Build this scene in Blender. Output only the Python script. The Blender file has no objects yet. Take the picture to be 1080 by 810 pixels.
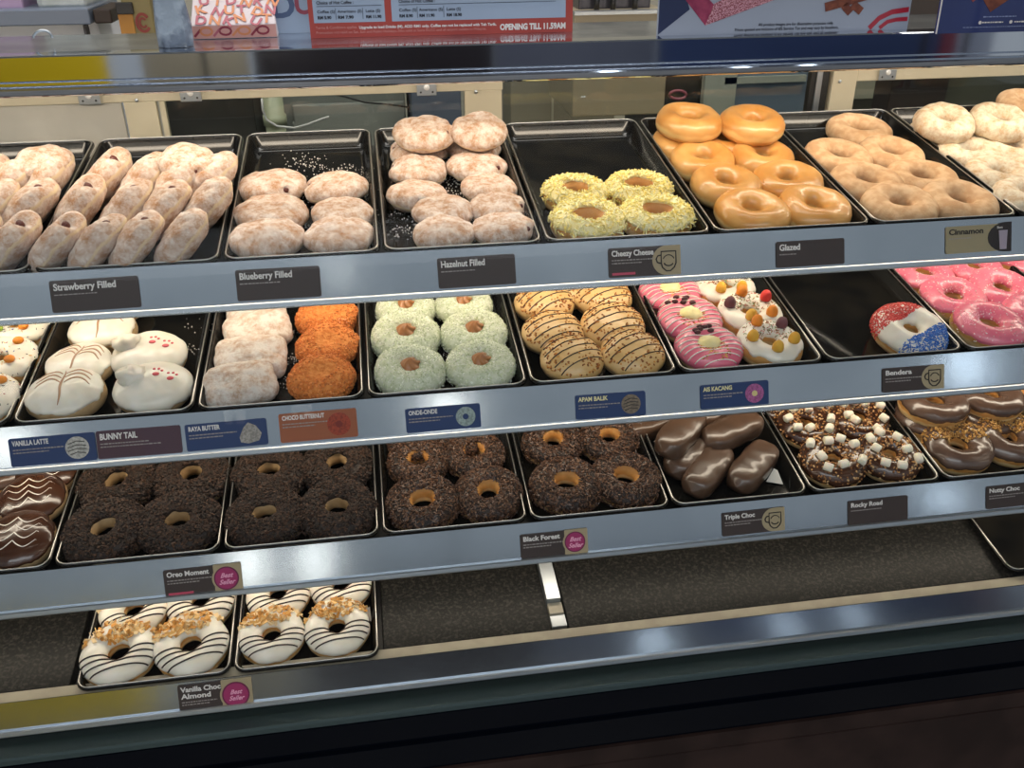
import bpy, math, random
import numpy as np
from mathutils import Vector, Matrix, Euler, noise

# ------------------------------------------------------------------ camera, world, lights
SC = bpy.context.scene
COL = SC.collection
H0 = 1.55                                    # eye height of the camera above the floor
RW = np.array([[0.9881, -0.1536, -0.0054], [-0.0767, -0.4625, -0.8833], [0.1332, 0.8732, -0.4688]])
u_, s_, vt_ = np.linalg.svd(RW); RW = u_ @ vt_
FPX = 960.9
cam_data = bpy.data.cameras.new('camera'); cam = bpy.data.objects.new('camera', cam_data); COL.objects.link(cam)
cm = Matrix(((RW[0][0], -RW[1][0], -RW[2][0], 0), (RW[0][1], -RW[1][1], -RW[2][1], 0),
             (RW[0][2], -RW[1][2], -RW[2][2], H0), (0, 0, 0, 1)))
cam.matrix_world = cm
cam_data.sensor_width = 36; cam_data.lens = FPX / 1080 * 36; cam_data.clip_start = 0.02
SC.camera = cam

SC.view_settings.view_transform = 'Standard'; SC.view_settings.look = 'None'
SC.view_settings.gamma = 1; SC.view_settings.use_curve_mapping = False
SC.view_settings.exposure = 0.0

w = bpy.data.worlds.new('world'); SC.world = w; w.use_nodes = True
w.node_tree.nodes['Background'].inputs[0].default_value = (0.64, 0.70, 0.76, 1)
w.node_tree.nodes['Background'].inputs[1].default_value = 0.52

def area(name, loc, rot, sx, sy, power, col):
    l = bpy.data.lights.new(name, 'AREA'); l.shape = 'RECTANGLE'; l.size = sx; l.size_y = sy; l.energy = power; l.color = col
    o = bpy.data.objects.new(name, l); o.location = loc; o.rotation_euler = rot; COL.objects.link(o); return o
area('ceiling_light_front', (-0.3, -0.9, 2.92), (math.radians(20), 0, 0), 3.0, 1.0, 34, (0.90, 0.95, 1.0))
area('ceiling_light_back', (0.2, 1.30, 2.92), (math.radians(22), 0, 0), 3.0, 0.5, 40, (1.0, 0.95, 0.88))

area('reflection_fill_light', (0.0, -3.0, 2.95), (math.radians(-20), 0, 0), 5.0, 0.6, 70, (0.95, 0.97, 1.0))  # unseen lamp added to brighten the props that the beam mirrors

# ------------------------------------------------------------------ helpers
def ray(x, y):
    c = np.array([(x - 540) / FPX, (y - 405) / FPX, 1.0]); return RW.T @ c
def on_y(x, y, Y):                            # the point of the plane Y = const seen at a pixel
    d = ray(x, y); k = Y / d[1]; return Vector((d[0] * k, Y, d[2] * k + H0))
def on_z(x, y, Z):
    d = ray(x, y); k = (Z - H0) / d[2]; return Vector((d[0] * k, d[1] * k, Z))
TILT = 0.168
SH = {1: (1.0209, H0 - 0.3616), 2: (0.9836, H0 - 0.5321), 3: (0.9707, H0 - 0.7305), 4: (0.9431, H0 - 0.9151)}
CT, ST = math.cos(TILT), math.sin(TILT)
def S(k, X, s, h):                            # a point of shelf k: along, inward, above the rail top
    Y, Z = SH[k]; return Vector((X, Y + s * CT - h * ST, Z + s * ST + h * CT))
def on_shelf(k, x, y, h):
    d = ray(x, y); n = np.array([0, -ST, CT]); p0 = np.array([0, SH[k][0], SH[k][1] - H0]) + n * h
    t = (n @ p0) / (n @ d); q = d * t; return Vector((q[0], q[1], q[2] + H0)), t
def dist_at(p):
    return float(RW[2] @ np.array([p.x, p.y, p.z - H0]))
TRAYROT = Matrix.Rotation(TILT, 4, 'X')

# ---- materials
MATS = {}
def _nt(name):
    m = bpy.data.materials.new(name); m.use_nodes = True
    return m, m.node_tree, m.node_tree.nodes['Principled BSDF']
def sock(b, *names):
    for n in names:
        if n in b.inputs: return b.inputs[n]
def L(c): return (c[0], c[1], c[2], 1)
def mat(name, c1, c2=None, scale=40, rough=0.5, metal=0.0, bump=0.0, bscale=None, lo=0.4, hi=0.6, coat=0.0, detail=4, band=None, sss=0.0, attr=False, dist=0.002, spec=None):
    """noise mix of two colours, optional paler band round a doughnut's waist: band = (colour, z centre, half width)"""
    if name in MATS: return MATS[name]
    m, nt, b = _nt(name); N = nt.nodes.new; K = nt.links.new
    tc = N('ShaderNodeTexCoord'); out = None
    if attr:
        a = N('ShaderNodeVertexColor'); a.layer_name = 'Col'; out = a.outputs['Color']
    elif c2 is not None:
        nz = N('ShaderNodeTexNoise'); nz.inputs['Scale'].default_value = scale; nz.inputs['Detail'].default_value = detail; nz.inputs['Roughness'].default_value = .74 if detail > 9 else .5
        K(tc.outputs['Object'], nz.inputs['Vector'])
        mr = N('ShaderNodeMapRange'); mr.inputs[1].default_value = lo; mr.inputs[2].default_value = hi
        K(nz.outputs[0], mr.inputs[0])
        mx = N('ShaderNodeMix'); mx.data_type = 'RGBA'; mx.inputs[6].default_value = L(c1); mx.inputs[7].default_value = L(c2)
        K(mr.outputs[0], mx.inputs[0]); out = mx.outputs[2]
    if band is not None:
        sp = N('ShaderNodeSeparateXYZ'); K(tc.outputs['Object'], sp.inputs[0])
        nz2 = N('ShaderNodeTexNoise'); nz2.inputs['Scale'].default_value = 45; K(tc.outputs['Object'], nz2.inputs['Vector'])
        ad = N('ShaderNodeMath'); ad.operation = 'MULTIPLY_ADD'; ad.inputs[1].default_value = 0.012; K(nz2.outputs[0], ad.inputs[0]); K(sp.outputs[2], ad.inputs[2])
        sb = N('ShaderNodeMath'); sb.operation = 'SUBTRACT'; sb.inputs[1].default_value = band[1] + 0.006; K(ad.outputs[0], sb.inputs[0])
        ab = N('ShaderNodeMath'); ab.operation = 'ABSOLUTE'; K(sb.outputs[0], ab.inputs[0])
        mr2 = N('ShaderNodeMapRange'); mr2.inputs[1].default_value = band[2] * 0.5; mr2.inputs[2].default_value = band[2] * 1.3
        mr2.inputs[3].default_value = 1; mr2.inputs[4].default_value = 0; K(ab.outputs[0], mr2.inputs[0])
        mx2 = N('ShaderNodeMix'); mx2.data_type = 'RGBA'; mx2.inputs[7].default_value = L(band[0])
        K(mr2.outputs[0], mx2.inputs[0])
        if out is not None: K(out, mx2.inputs[6])
        else: mx2.inputs[6].default_value = L(c1)
        out = mx2.outputs[2]
    if out is not None: K(out, b.inputs['Base Color'])
    else: b.inputs['Base Color'].default_value = L(c1)
    b.inputs['Roughness'].default_value = rough; b.inputs['Metallic'].default_value = metal
    if spec is not None: sock(b, 'Specular IOR Level', 'Specular').default_value = spec
    if coat: sock(b, 'Coat Weight', 'Clearcoat').default_value = coat
    if sss:
        sock(b, 'Subsurface Weight', 'Subsurface').default_value = sss
        b.inputs['Subsurface Radius'].default_value = (1, .5, .3)
        if 'Subsurface Scale' in b.inputs: b.inputs['Subsurface Scale'].default_value = 0.006
    if bump:
        nb = N('ShaderNodeTexNoise'); nb.inputs['Scale'].default_value = bscale or scale * 3; nb.inputs['Detail'].default_value = 5
        K(tc.outputs['Object'], nb.inputs['Vector'])
        bp = N('ShaderNodeBump'); bp.inputs['Strength'].default_value = bump; bp.inputs['Distance'].default_value = dist
        K(nb.outputs[0], bp.inputs['Height']); K(bp.outputs[0], b.inputs['Normal'])
    MATS[name] = m; return m
def emit(name, c, s):
    if name in MATS: return MATS[name]
    m, nt, b = _nt(name); b.inputs['Base Color'].default_value = L(c)
    b.inputs['Emission Color'].default_value = L(c); b.inputs['Emission Strength'].default_value = s
    MATS[name] = m; return m
def glass(name, tint=(1, 1, 1), ior=1.45, rough=0.0, mixf=None):
    if name in MATS: return MATS[name]
    m = bpy.data.materials.new(name); m.use_nodes = True; nt = m.node_tree; nt.nodes.clear(); N = nt.nodes.new; K = nt.links.new
    o = N('ShaderNodeOutputMaterial'); t = N('ShaderNodeBsdfTransparent'); t.inputs[0].default_value = L(tint)
    g = N('ShaderNodeBsdfGlossy'); g.inputs['Roughness'].default_value = rough; g.inputs[0].default_value = (1, 1, 1, 1)
    f = N('ShaderNodeFresnel'); f.inputs[0].default_value = ior; mx = N('ShaderNodeMixShader')
    K(f.outputs[0], mx.inputs[0]); K(t.outputs[0], mx.inputs[1]); K(g.outputs[0], mx.inputs[2]); K(mx.outputs[0], o.inputs[0])
    MATS[name] = m; return m

# ---- mesh building
class MB:
    def __init__(s): s.v = []; s.f = []; s.c = []; s.uses = False
    def add(s, V, F, col=None):
        b = len(s.v); s.v += [tuple(p) for p in V]; s.f += [tuple(i + b for i in f) for f in F]
        if col is not None: s.uses = True
        s.c += [col or (1, 1, 1)] * len(V)
    def box(s, c, d, M=None, col=None):
        cx, cy, cz = c; dx, dy, dz = d[0] / 2, d[1] / 2, d[2] / 2
        V = [Vector((cx + i * dx, cy + j * dy, cz + k * dz)) for i in (-1, 1) for j in (-1, 1) for k in (-1, 1)]
        if M is not None: V = [M @ p for p in V]
        s.add(V, [(0, 1, 3, 2), (4, 6, 7, 5), (0, 4, 5, 1), (2, 3, 7, 6), (0, 2, 6, 4), (1, 5, 7, 3)], col)
    def loops(s, Ls, closed=True, cap0=False, cap1=False, col=None):
        n = len(Ls[0]); V = [p for l in Ls for p in l]; F = []
        for i in range(len(Ls) - 1):
            for j in range(n if closed else n - 1):
                a, b = i * n + j, i * n + (j + 1) % n; F.append((a, b, b + n, a + n))
        if cap0: F.append(tuple(range(n))[::-1])
        if cap1: F.append(tuple(range((len(Ls) - 1) * n, len(Ls) * n)))
        s.add(V, F, col)
    def tube(s, pts, r, n=6, closed=False, col=None, flat=1.0, taper=False):
        pts = [Vector(p) for p in pts]; Ls = []; m = len(pts)
        for i, p in enumerate(pts):
            a = pts[(i - 1) % m] if (closed or i > 0) else p; b = pts[(i + 1) % m] if (closed or i < m - 1) else p
            t = (b - a)
            if t.length < 1e-9: t = Vector((1, 0, 0))
            t.normalize(); up = Vector((0, 0, 1)) if abs(t.z) < 0.95 else Vector((0, 1, 0))
            x = t.cross(up).normalized(); y = x.cross(t)
            rr = r * (math.sin(math.pi * (i + .6) / (m + .2)) ** .5 if taper else 1)
            Ls.append([p + x * rr * math.cos(2 * math.pi * k / n) + y * rr * flat * math.sin(2 * math.pi * k / n) for k in range(n)])
        if closed: Ls.append(Ls[0])
        s.loops(Ls, cap0=not closed, cap1=not closed, col=col)
    def ball(s, c, r, sq=(1, 1, 1), n=12, m=8, amp=0, seed=0, col=None, M=None):
        V = []; F = []; c = Vector(c)
        for i in range(1, m):
            th = math.pi * i / m
            for j in range(n):
                ph = 2 * math.pi * j / n; d = Vector((math.sin(th) * math.cos(ph), math.sin(th) * math.sin(ph), math.cos(th)))
                k = 1 + amp * noise.noise(d * 1.7 + Vector((seed, 0, 0))); V.append(Vector((d.x * sq[0], d.y * sq[1], d.z * sq[2])) * r * k)
        V += [Vector((0, 0, r * sq[2])), Vector((0, 0, -r * sq[2]))]; T = len(V) - 2
        for i in range(m - 2):
            for j in range(n):
                a, b = i * n + j, i * n + (j + 1) % n; F.append((a, a + n, b + n, b))
        for j in range(n):
            F.append((T, j, (j + 1) % n)); F.append((T + 1, (m - 2) * n + (j + 1) % n, (m - 2) * n + j))
        if M is not None: V = [M @ p for p in V]
        s.add([p + c for p in V], F, col)
    def build(s, name, m, parent=None, smooth=True, kind=None, label=None):
        me = bpy.data.meshes.new(name); me.from_pydata(s.v, [], s.f); me.validate()
        if s.uses:
            ca = me.color_attributes.new('Col', 'FLOAT_COLOR', 'POINT')
            arr = np.ones((len(s.v), 4), dtype=np.float32); arr[:, :3] = np.array(s.c); ca.data.foreach_set('color', arr.ravel())
        me.materials.append(m)
        if smooth: me.polygons.foreach_set('use_smooth', [True] * len(me.polygons))
        me.update(); o = bpy.data.objects.new(name, me); COL.objects.link(o)
        if parent: o.parent = parent
        if kind: o['kind'] = kind
        if label: o['label'] = label
        return o
def bevel(o, wd=0.001, seg=2):
    m = o.modifiers.new('bevel', 'BEVEL'); m.width = wd; m.segments = seg; m.limit_method = 'ANGLE'
    for p in o.data.polygons: p.use_smooth = False
    return o
def empty(name, label=None, cat=None, group=None, M=None):
    o = bpy.data.objects.new(name, None); o.empty_display_size = 0.02; COL.objects.link(o)
    if M is not None: o.matrix_world = M
    if label: o['label'] = label; o['category'] = cat
    if group: o['group'] = group
    return o
def tag(o, label, cat, group=None, kind=None):
    o['label'] = label; o['category'] = cat
    if group: o['group'] = group
    if kind: o['kind'] = kind
    return o
def structure(o): o['kind'] = 'structure'; return o
def simple_box(name, c, d, m, parent=None, bv=0.0, M=None):
    b = MB(); b.box(c, d, M); o = b.build(name, m, parent, smooth=False)
    if bv: bevel(o, bv)
    return o
def text_mesh(name, s, size, m, parent, M, bold=0.0, align='LEFT', depth=0.0002, shear=0.0, width=None, spacing=1.0):
    cu = bpy.data.curves.new(name, 'FONT'); cu.body = s; cu.size = size; cu.offset = bold; cu.align_x = align; cu.extrude = depth; cu.shear = shear
    cu.resolution_u = 3; cu.space_line = 1.0; cu.space_character = spacing
    t = bpy.data.objects.new(name, cu); COL.objects.link(t)
    dg = bpy.context.evaluated_depsgraph_get(); me = bpy.data.meshes.new_from_object(t.evaluated_get(dg))
    bpy.data.objects.remove(t); bpy.data.curves.remove(cu)
    if width and len(me.vertices):
        xs = [v.co.x for v in me.vertices]; k = width / max(1e-6, (max(xs) - min(xs)))
        for v in me.vertices: v.co.x *= k
    me.materials.clear(); me.materials.append(m); me.name = name
    o = bpy.data.objects.new(name, me); COL.objects.link(o); o.parent = parent; o.matrix_local = M; return o
def poly(name, pts, m, parent, M, th=0.0004):
    """a thin printed shape: polygon in a local XY plane with real thickness"""
    n = len(pts); V = [(x, y, 0) for x, y in pts] + [(x, y, th) for x, y in pts]
    F = [tuple(range(n))[::-1], tuple(range(n, 2 * n))] + [(i, (i + 1) % n, n + (i + 1) % n, n + i) for i in range(n)]
    b = MB(); b.add(V, F); o = b.build(name, m, parent, smooth=False); o.matrix_local = M; return o
def circle_pts(cx, cy, r, n=32, ry=None):
    ry = ry or r; return [(cx + r * math.cos(2 * math.pi * i / n), cy + ry * math.sin(2 * math.pi * i / n)) for i in range(n)]
def T(x, y, z): return Matrix.Translation((x, y, z))
def ring_strip(pts, wd, closed=False):
    """outline of a stroke along pts"""
    n = len(pts); l = []; r = []
    for i, (x, y) in enumerate(pts):
        a = pts[(i - 1) % n] if closed or i else pts[i]; b = pts[(i + 1) % n] if closed or i < n - 1 else pts[i]
        dx, dy = b[0] - a[0], b[1] - a[1]; q = math.hypot(dx, dy) or 1; nx, ny = -dy / q * wd / 2, dx / q * wd / 2
        l.append((x + nx, y + ny)); r.append((x - nx, y - ny))
    return l, r
def stroke(mb, pts, wd, z=0.0005, closed=False, z0=0.0):
    l, r = ring_strip(pts, wd, closed); n = len(pts)
    Lp = [[Vector((l[i][0], l[i][1], z0)), Vector((l[i][0], l[i][1], z)), Vector((r[i][0], r[i][1], z)), Vector((r[i][0], r[i][1], z0))] for i in range(n)]
    if closed: Lp.append(Lp[0])
    mb.loops(Lp, cap0=not closed, cap1=not closed)

# ------------------------------------------------------------------ shared materials
steel = mat('brushed_steel', (0.50, 0.54, 0.59), (0.44, 0.48, 0.53), scale=6, rough=0.13, metal=1.0, bump=0.10, bscale=7, dist=0.003)
chrome = mat('polished_beam_steel', (0.66, 0.69, 0.74), (0.58, 0.61, 0.66), scale=5, rough=0.05, metal=1.0, bump=0.05, bscale=4, dist=0.003)
lipmat = mat('satin_aluminium', (0.46, 0.50, 0.54), rough=0.34, metal=0.9)
black = mat('black_gloss_tray', (0.006, 0.006, 0.006), (0.012, 0.011, 0.009), scale=20, rough=0.10, coat=0.1, spec=.28)
rimmat = mat('tray_rim_highlight', (0.55, 0.53, 0.50), rough=0.30, metal=0.9)  # pale metal colour stands in for light caught along the tray edges
blackpan = mat('black_gloss_panel', (0.002, 0.003, 0.006), rough=0.10, spec=.12)
cream = mat('cream_painted_frame', (0.66, 0.60, 0.45), (0.60, 0.54, 0.40), scale=8, rough=0.45)
boardm = mat('dark_shelf_board', (0.02, 0.02, 0.022), rough=0.4)
tubem = emit('warm_tube_light', (1.0, 0.88, 0.70), 5.0)
clear = glass('clear_curved_glass', (0.97, 0.985, 0.98), 1.16)
doorglass = glass('door_glass', (0.86, 0.88, 0.86), 1.4)
edgeglass = mat('green_glass_edge', (0.20, 0.30, 0.28), rough=0.2, coat=0.5)

XL, XR = -1.25, 1.75                              # ends of the case

# ------------------------------------------------------------------ the room
def wallbox(name, c, d, m): return structure(simple_box(name, c, d, m))
floorm = mat('shop_floor_tiles', (0.22, 0.21, 0.20), (0.17, 0.16, 0.155), scale=3, rough=0.35)
wallm = mat('cream_back_wall', (0.50, 0.47, 0.38), (0.46, 0.43, 0.35), scale=2, rough=0.6)
wallo = mat('opposite_wall', (0.20, 0.25, 0.33), (0.12, 0.15, 0.20), scale=1.2, rough=0.6, lo=0.3, hi=0.7)
ceilm = mat('white_ceiling', (0.62, 0.66, 0.70), rough=0.8)
wallbox('floor', (0, -1.2, -0.05), (12, 9.8, 0.1), floorm)
wallbox('ceiling', (0, 1.4, 3.05), (9, 5.4, 0.1), ceilm)
wallbox('wall_back', (0, 3.3, 1.5), (9, 0.1, 3.0), wallm)

# ------------------------------------------------------------------ display case
case = empty('display_case', 'long steel and black glass-fronted doughnut display case with sloping shelves', 'display case')
def extrude(name, prof, m, parent, x0=XL, x1=XR, smooth=False, closed=True):
    b = MB(); b.loops([[Vector((x0, y, z)) for y, z in prof], [Vector((x1, y, z)) for y, z in prof]], closed=closed, cap0=closed, cap1=closed)
    b.f = [f[::-1] for f in b.f]
    return b.build(name, m, parent, smooth=smooth)
YB = 1.12
zt = on_y(540, 45.5, YB).z; zb = on_y(540, 86.5, YB).z; zm = on_y(540, 72, YB).z
prof = [(YB + .0015, zt), (YB, zt - .0015), (YB, zm + .002), (YB + .004, zm - .001), (YB + .004, zm - .004)]
for i in range(9):
    a = i / 8 * math.pi / 2; prof.append((YB - .001 + .003 * (1 - math.cos(a)), zm - .006 - (zm - .006 - zb) * math.sin(a)))
prof += [(YB + .03, zb), (YB + .03, zt)]
extrude('top_beam', prof, chrome, case)
topm = mat('polished_top_plate', (0.70, 0.74, 0.80), (0.45, 0.48, 0.55), scale=14, rough=0.22, metal=1.0, bump=0.3, bscale=12, dist=0.003)
yp = on_z(10, 38.5, zt - .001).y
simple_box('top_plate', ((XL + XR) / 2, (YB + .004 + yp) / 2, zt - .004), (XR - XL, yp - YB - .004, .006), topm, case)
# base of the case below the glass
YG = 0.905
zg = on_y(540, 729, YG).z
extrude('glass_channel', [(YG - .012, zg + .0035), (YG - .014, zg), (YG - .011, zg - .0005), (YG - .014, zg - .0075), (YG + .03, zg - .0075), (YG + .03, zg - .002), (YG + .008, zg - .002), (YG + .008, zg + .0035)],
        mat('glass_channel_metal', (0.05, 0.075, 0.075), rough=0.4, metal=0.5), case)
z2 = on_y(540, 768, YG - .02).z; z3 = on_y(1080, 730, YG - .03).z
extrude('upper_panel', [(YG - .016, zg - .008), (YG - .020, z2), (YG + .05, z2), (YG + .05, zg - .008)], blackpan, case)
extrude('middle_panel', [(YG - .026, z2 - .001), (YG - .026, z3 + .002), (YG + .05, z3 + .002), (YG + .05, z2 - .001)], blackpan, case)
woodm = mat('dark_wood_kick_panel', (0.040, 0.022, 0.018), (0.022, 0.012, 0.010), scale=9, rough=0.5, spec=.2)
extrude('wood_panel', [(YG - .030, z3), (YG - .030, z3 - .030), (YG - .024, z3 - .032), (YG - .030, z3 - .034), (YG - .030, .12), (YG + .05, .12), (YG + .05, z3)], woodm, case)
extrude('plinth', [(YG + .02, .119), (YG + .02, 0.0), (1.5, 0.0), (1.5, .119)], blackpan, case)
backm = mat('case_back_panel', (0.03, 0.03, 0.03), rough=0.5)
for xx in (XL - .012, XR + .012):
    simple_box('end_panel', (xx, 1.20, (zt + .12) / 2), (.02, .62, zt - .13), backm, case)
ledge_in = on_y(540, 712, YG + .045).z
extrude('inner_sill', [(YG + .010, ledge_in - .004), (YG + .010, ledge_in - .012), (YG + .075, ledge_in - .012), (YG + .075, ledge_in), (YG + .045, ledge_in)], mat('speckled_beige_sill', (0.10, 0.085, 0.06), (0.28, 0.25, 0.19), scale=330, rough=.5, detail=6), case)
# curved glass front
gp = [(YG, zg + .002)]
p0, p1, p2 = (YG + .002, SH[3][1]), (.955, SH[1][1] - .03), (YB + .006, zb + .001)
for i in range(15):                               # quadratic arc from the upright part up to the beam
    f = i / 14; gp.append(((1 - f) ** 2 * p0[0] + 2 * f * (1 - f) * (p1[0] - .035) + f * f * p2[0], (1 - f) ** 2 * p0[1] + 2 * f * (1 - f) * (p1[1] + .02) + f * f * p2[1]))
gl = MB(); gl.loops([[Vector((XL, y, z)) for y, z in gp], [Vector((XR, y, z)) for y, z in gp]], closed=False)
gl.f = [f[::-1] for f in gl.f]; gl.build('curved_glass', clear, case, smooth=True)

def extr_shelf(name, k, prof, m, parent):        # profile in (s, h)
    b = MB(); pr = [S(k, 0, s, h) for s, h in prof]
    b.loops([[Vector((XL, p.y, p.z)) for p in pr], [Vector((XR, p.y, p.z)) for p in pr]], cap0=True, cap1=True)
    return b.build(name, m, parent, smooth=False)
RT = math.radians(20)
def rail_pt(k, X, v, o=0.0):                      # v down the rail's face, o out of it
    Y, Z = SH[k]; return Vector((X, Y - .004 - v * math.sin(RT) - o * math.cos(RT), Z + .001 - v * math.cos(RT) + o * math.sin(RT)))
ORD = {1: 'topmost', 2: 'second from the top', 3: 'third from the top', 4: 'lowest'}
for k in (1, 2, 3, 4):
    sh = empty('display_shelf', {1: 'topmost sloping shelf with steel front rail carrying the filled doughnuts',
        2: 'second sloping shelf from the top, with blue and brown tags on its rail',
        3: 'third sloping shelf from the top, carrying the chocolate doughnuts',
        4: 'lowest sloping shelf with half empty dark slab and steel front rail'}[k], 'shelf', 'sloping display shelves')
    ln = .385
    extr_shelf('board', k, [(0.004, -.030), (0.004, -.042), (ln, -.042), (ln, -.030)], boardm, sh)
    b = MB(); vs = [(0, 0), (.0475, 0), (.049, .001), (.049, .006), (.050, .0075), (.056, .0075), (.0575, .006), (.0575, -.002), (0, -.002)]
    ring = [rail_pt(k, 0, v, o) for v, o in vs[:2]]
    dl = .0105 if k == 4 else 0
    face = [rail_pt(k, 0, v, o) for v, o in ((0, -.0018), (0, 0), (.048 - dl, 0), (.048 - dl, -.0018))]
    b.loops([[Vector((XL, p.y, p.z)) for p in face], [Vector((XR, p.y, p.z)) for p in face]], cap0=True, cap1=True)
    b.build('front_rail', steel, sh, smooth=False)
    b = MB(); lp = [rail_pt(k, 0, v - dl, o) for v, o in ((.0482, -.003), (.0482, .004), (.0495, .0055), (.0545, .0055), (.056, .004), (.056, -.003))]
    b.loops([[Vector((XL, p.y, p.z)) for p in lp], [Vector((XR, p.y, p.z)) for p in lp]], cap0=True, cap1=True)
    b.build('rail_lip', lipmat, sh, smooth=False)
    if k < 4:                                     # tube light under the shelf, with its own light
        b = MB(); p = S(k, 0, .10, -.048); b.tube([(XL + .05, p.y, p.z), (XR - .05, p.y, p.z)], .006, 10); b.build('light_tube', tubem, sh)
        area('shelf_light', (0.2, p.y + .01, p.z - .008), (math.radians(12), 0, 0), 2.8, .02, 2.4, (1.0, .86, .68))
# tube light below the top beam
tb = empty('tube_light', 'slim warm tube light fixed under the steel top beam', 'light')
b = MB(); b.tube([(XL + .05, YB + .055, zt - .022), (XR - .05, YB + .055, zt - .022)], .006, 10); b.build('tube', tubem, tb)
area('top_tube_light', (0.2, YB + .06, zt - .030), (math.radians(18), 0, 0), 2.8, .02, 3.6, (1.0, .84, .66))

# lowest shelf: dark speckled slabs, ledge and dividers
slabm = mat('speckled_black_slab', (0.006, 0.006, 0.0055), (0.032, 0.029, 0.025), scale=230, rough=0.34, lo=0.48, hi=0.66, bump=0.05, bscale=300, spec=.12, detail=8)
ledgem = mat('beige_ledge', (0.42, 0.37, 0.27), (0.36, 0.31, 0.23), scale=30, rough=0.45)
def slab(px0, px1, lab):
    x0 = on_shelf(4, px0[0], px0[1], -.012)[0].x; x1 = on_shelf(4, px1[0], px1[1], -.012)[0].x
    b = MB(); V = [S(4, X, s, h) for X in (x0, x1) for s in (.022, .378) for h in (-.029, -.012)]
    b.add(V, [(0, 1, 3, 2), (4, 6, 7, 5), (0, 4, 5, 1), (2, 3, 7, 6), (0, 2, 6, 4), (1, 5, 7, 3)])
    tag(bevel(b.build('stone_slab', slabm, smooth=False), .002), lab, 'slab', 'dark slabs on the lowest shelf')
slab((-120, 742), (71, 731), 'dark slab at left of the lowest shelf, beside the iced almond doughnuts')
slab((404, 685), (583, 660), 'narrower empty dark slab on the lowest shelf, left of the steel divider')
slab((599, 658), (1068, 600), 'wide speckled dark slab on the lowest shelf, right of the steel divider')
b = MB(); V = [S(4, X, s, h) for X in (XL, XR) for s in (-.003, .0215) for h in (-.029, -.010)]
b.add(V, [(0, 1, 3, 2), (4, 6, 7, 5), (0, 4, 5, 1), (2, 3, 7, 6), (0, 2, 6, 4), (1, 5, 7, 3)])
tag(bevel(b.build('ledge_strip', ledgem, smooth=False), .001), 'long beige strip along the front of the lowest shelf behind its rail', 'strip')
xd = on_shelf(4, 591, 659, -.006)[0].x
dv = empty('shelf_divider', 'short steel divider standing on the lowest shelf beside the wide slab', 'divider')
def shelfbox(name, k, x0, x1, s0, s1, h0, h1, m, parent, bv=.0008):
    b = MB(); V = [S(k, X, s, h) for X in (x0, x1) for s in (s0, s1) for h in (h0, h1)]
    b.add(V, [(0, 1, 3, 2), (4, 6, 7, 5), (0, 4, 5, 1), (2, 3, 7, 6), (0, 2, 6, 4), (1, 5, 7, 3)])
    o = b.build(name, m, parent, smooth=False)
    if bv: bevel(o, bv)
    return o
shelfbox('bar', 4, xd - .013, xd + .008, .065, .16, -.012, .004, lipmat, dv)
shelfbox('foot', 4, xd - .012, xd + .009, .045, .0648, -.012, -.004, ledgem, dv)
shelfbox('toe', 4, xd - .012, xd + .010, .024, .0448, -.012, -.007, lipmat, dv)

# ------------------------------------------------------------------ trays
def rrect(x0, x1, y0, y1, r, n=5):
    P = []
    for cx, cy, a0 in ((x1 - r, y1 - r, 0), (x0 + r, y1 - r, 90), (x0 + r, y0 + r, 180), (x1 - r, y0 + r, 270)):
        for i in range(n + 1):
            a = math.radians(a0 + 90 * i / n); P.append((cx + r * math.cos(a), cy + r * math.sin(a)))
    return P
FLOOR = -.0225
def tray(k, x0, x1, label, s0=.002, s1=.374):
    x0 += .002; x1 -= .002
    M = Matrix.Translation(S(k, (x0 + x1) / 2, s0, -.028)) @ TRAYROT
    t = empty('serving_tray', label, 'tray', 'black trays on the display shelves', M)
    wd = (x1 - x0) / 2; ln = s1 - s0; b = MB(); Ls = []
    for ins, h, r in ((.014, .000, .010), (.004, .024, .016), (0, .0245, .016), (0, .0275, .016), (.001, .029, .0155), (.004, .029, .014), (.0055, .027, .013), (.011, .0075, .010), (.015, .0050, .008)):
        Ls.append([Vector((x, y, h)) for x, y in rrect(-wd + ins, wd - ins, ins, ln - ins, r)])
    b.loops(Ls, cap0=True, cap1=True)
    o = b.build('tray_body', black, t)
    b = MB(); b.tube([Vector((x, y, .0292)) for x, y in rrect(-wd + .0025, wd - .0025, .0025, ln - .0025, .0148)], .0009, 6, closed=True)
    b.build('rim_highlight', rimmat, t)
    return t
rail_px = {1: ((0, 287), (1080, 230)), 2: ((0, 452), (1080, 364)), 3: ((0, 606), (1080, 498)), 4: ((0, 742), (1080, 611))}
def xfront(k, px):
    (xa, ya), (xb, yb) = rail_px[k]; return on_y(px, ya + (yb - ya) * px / 1080, SH[k][0]).x
edges = {1: [30, 232, 403, 575, 754, 923, 1078], 2: [9, 205, 386, 559, 718, 873, 1021], 3: [53, 233, 402, 559, 710, 856, 997]}
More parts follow.
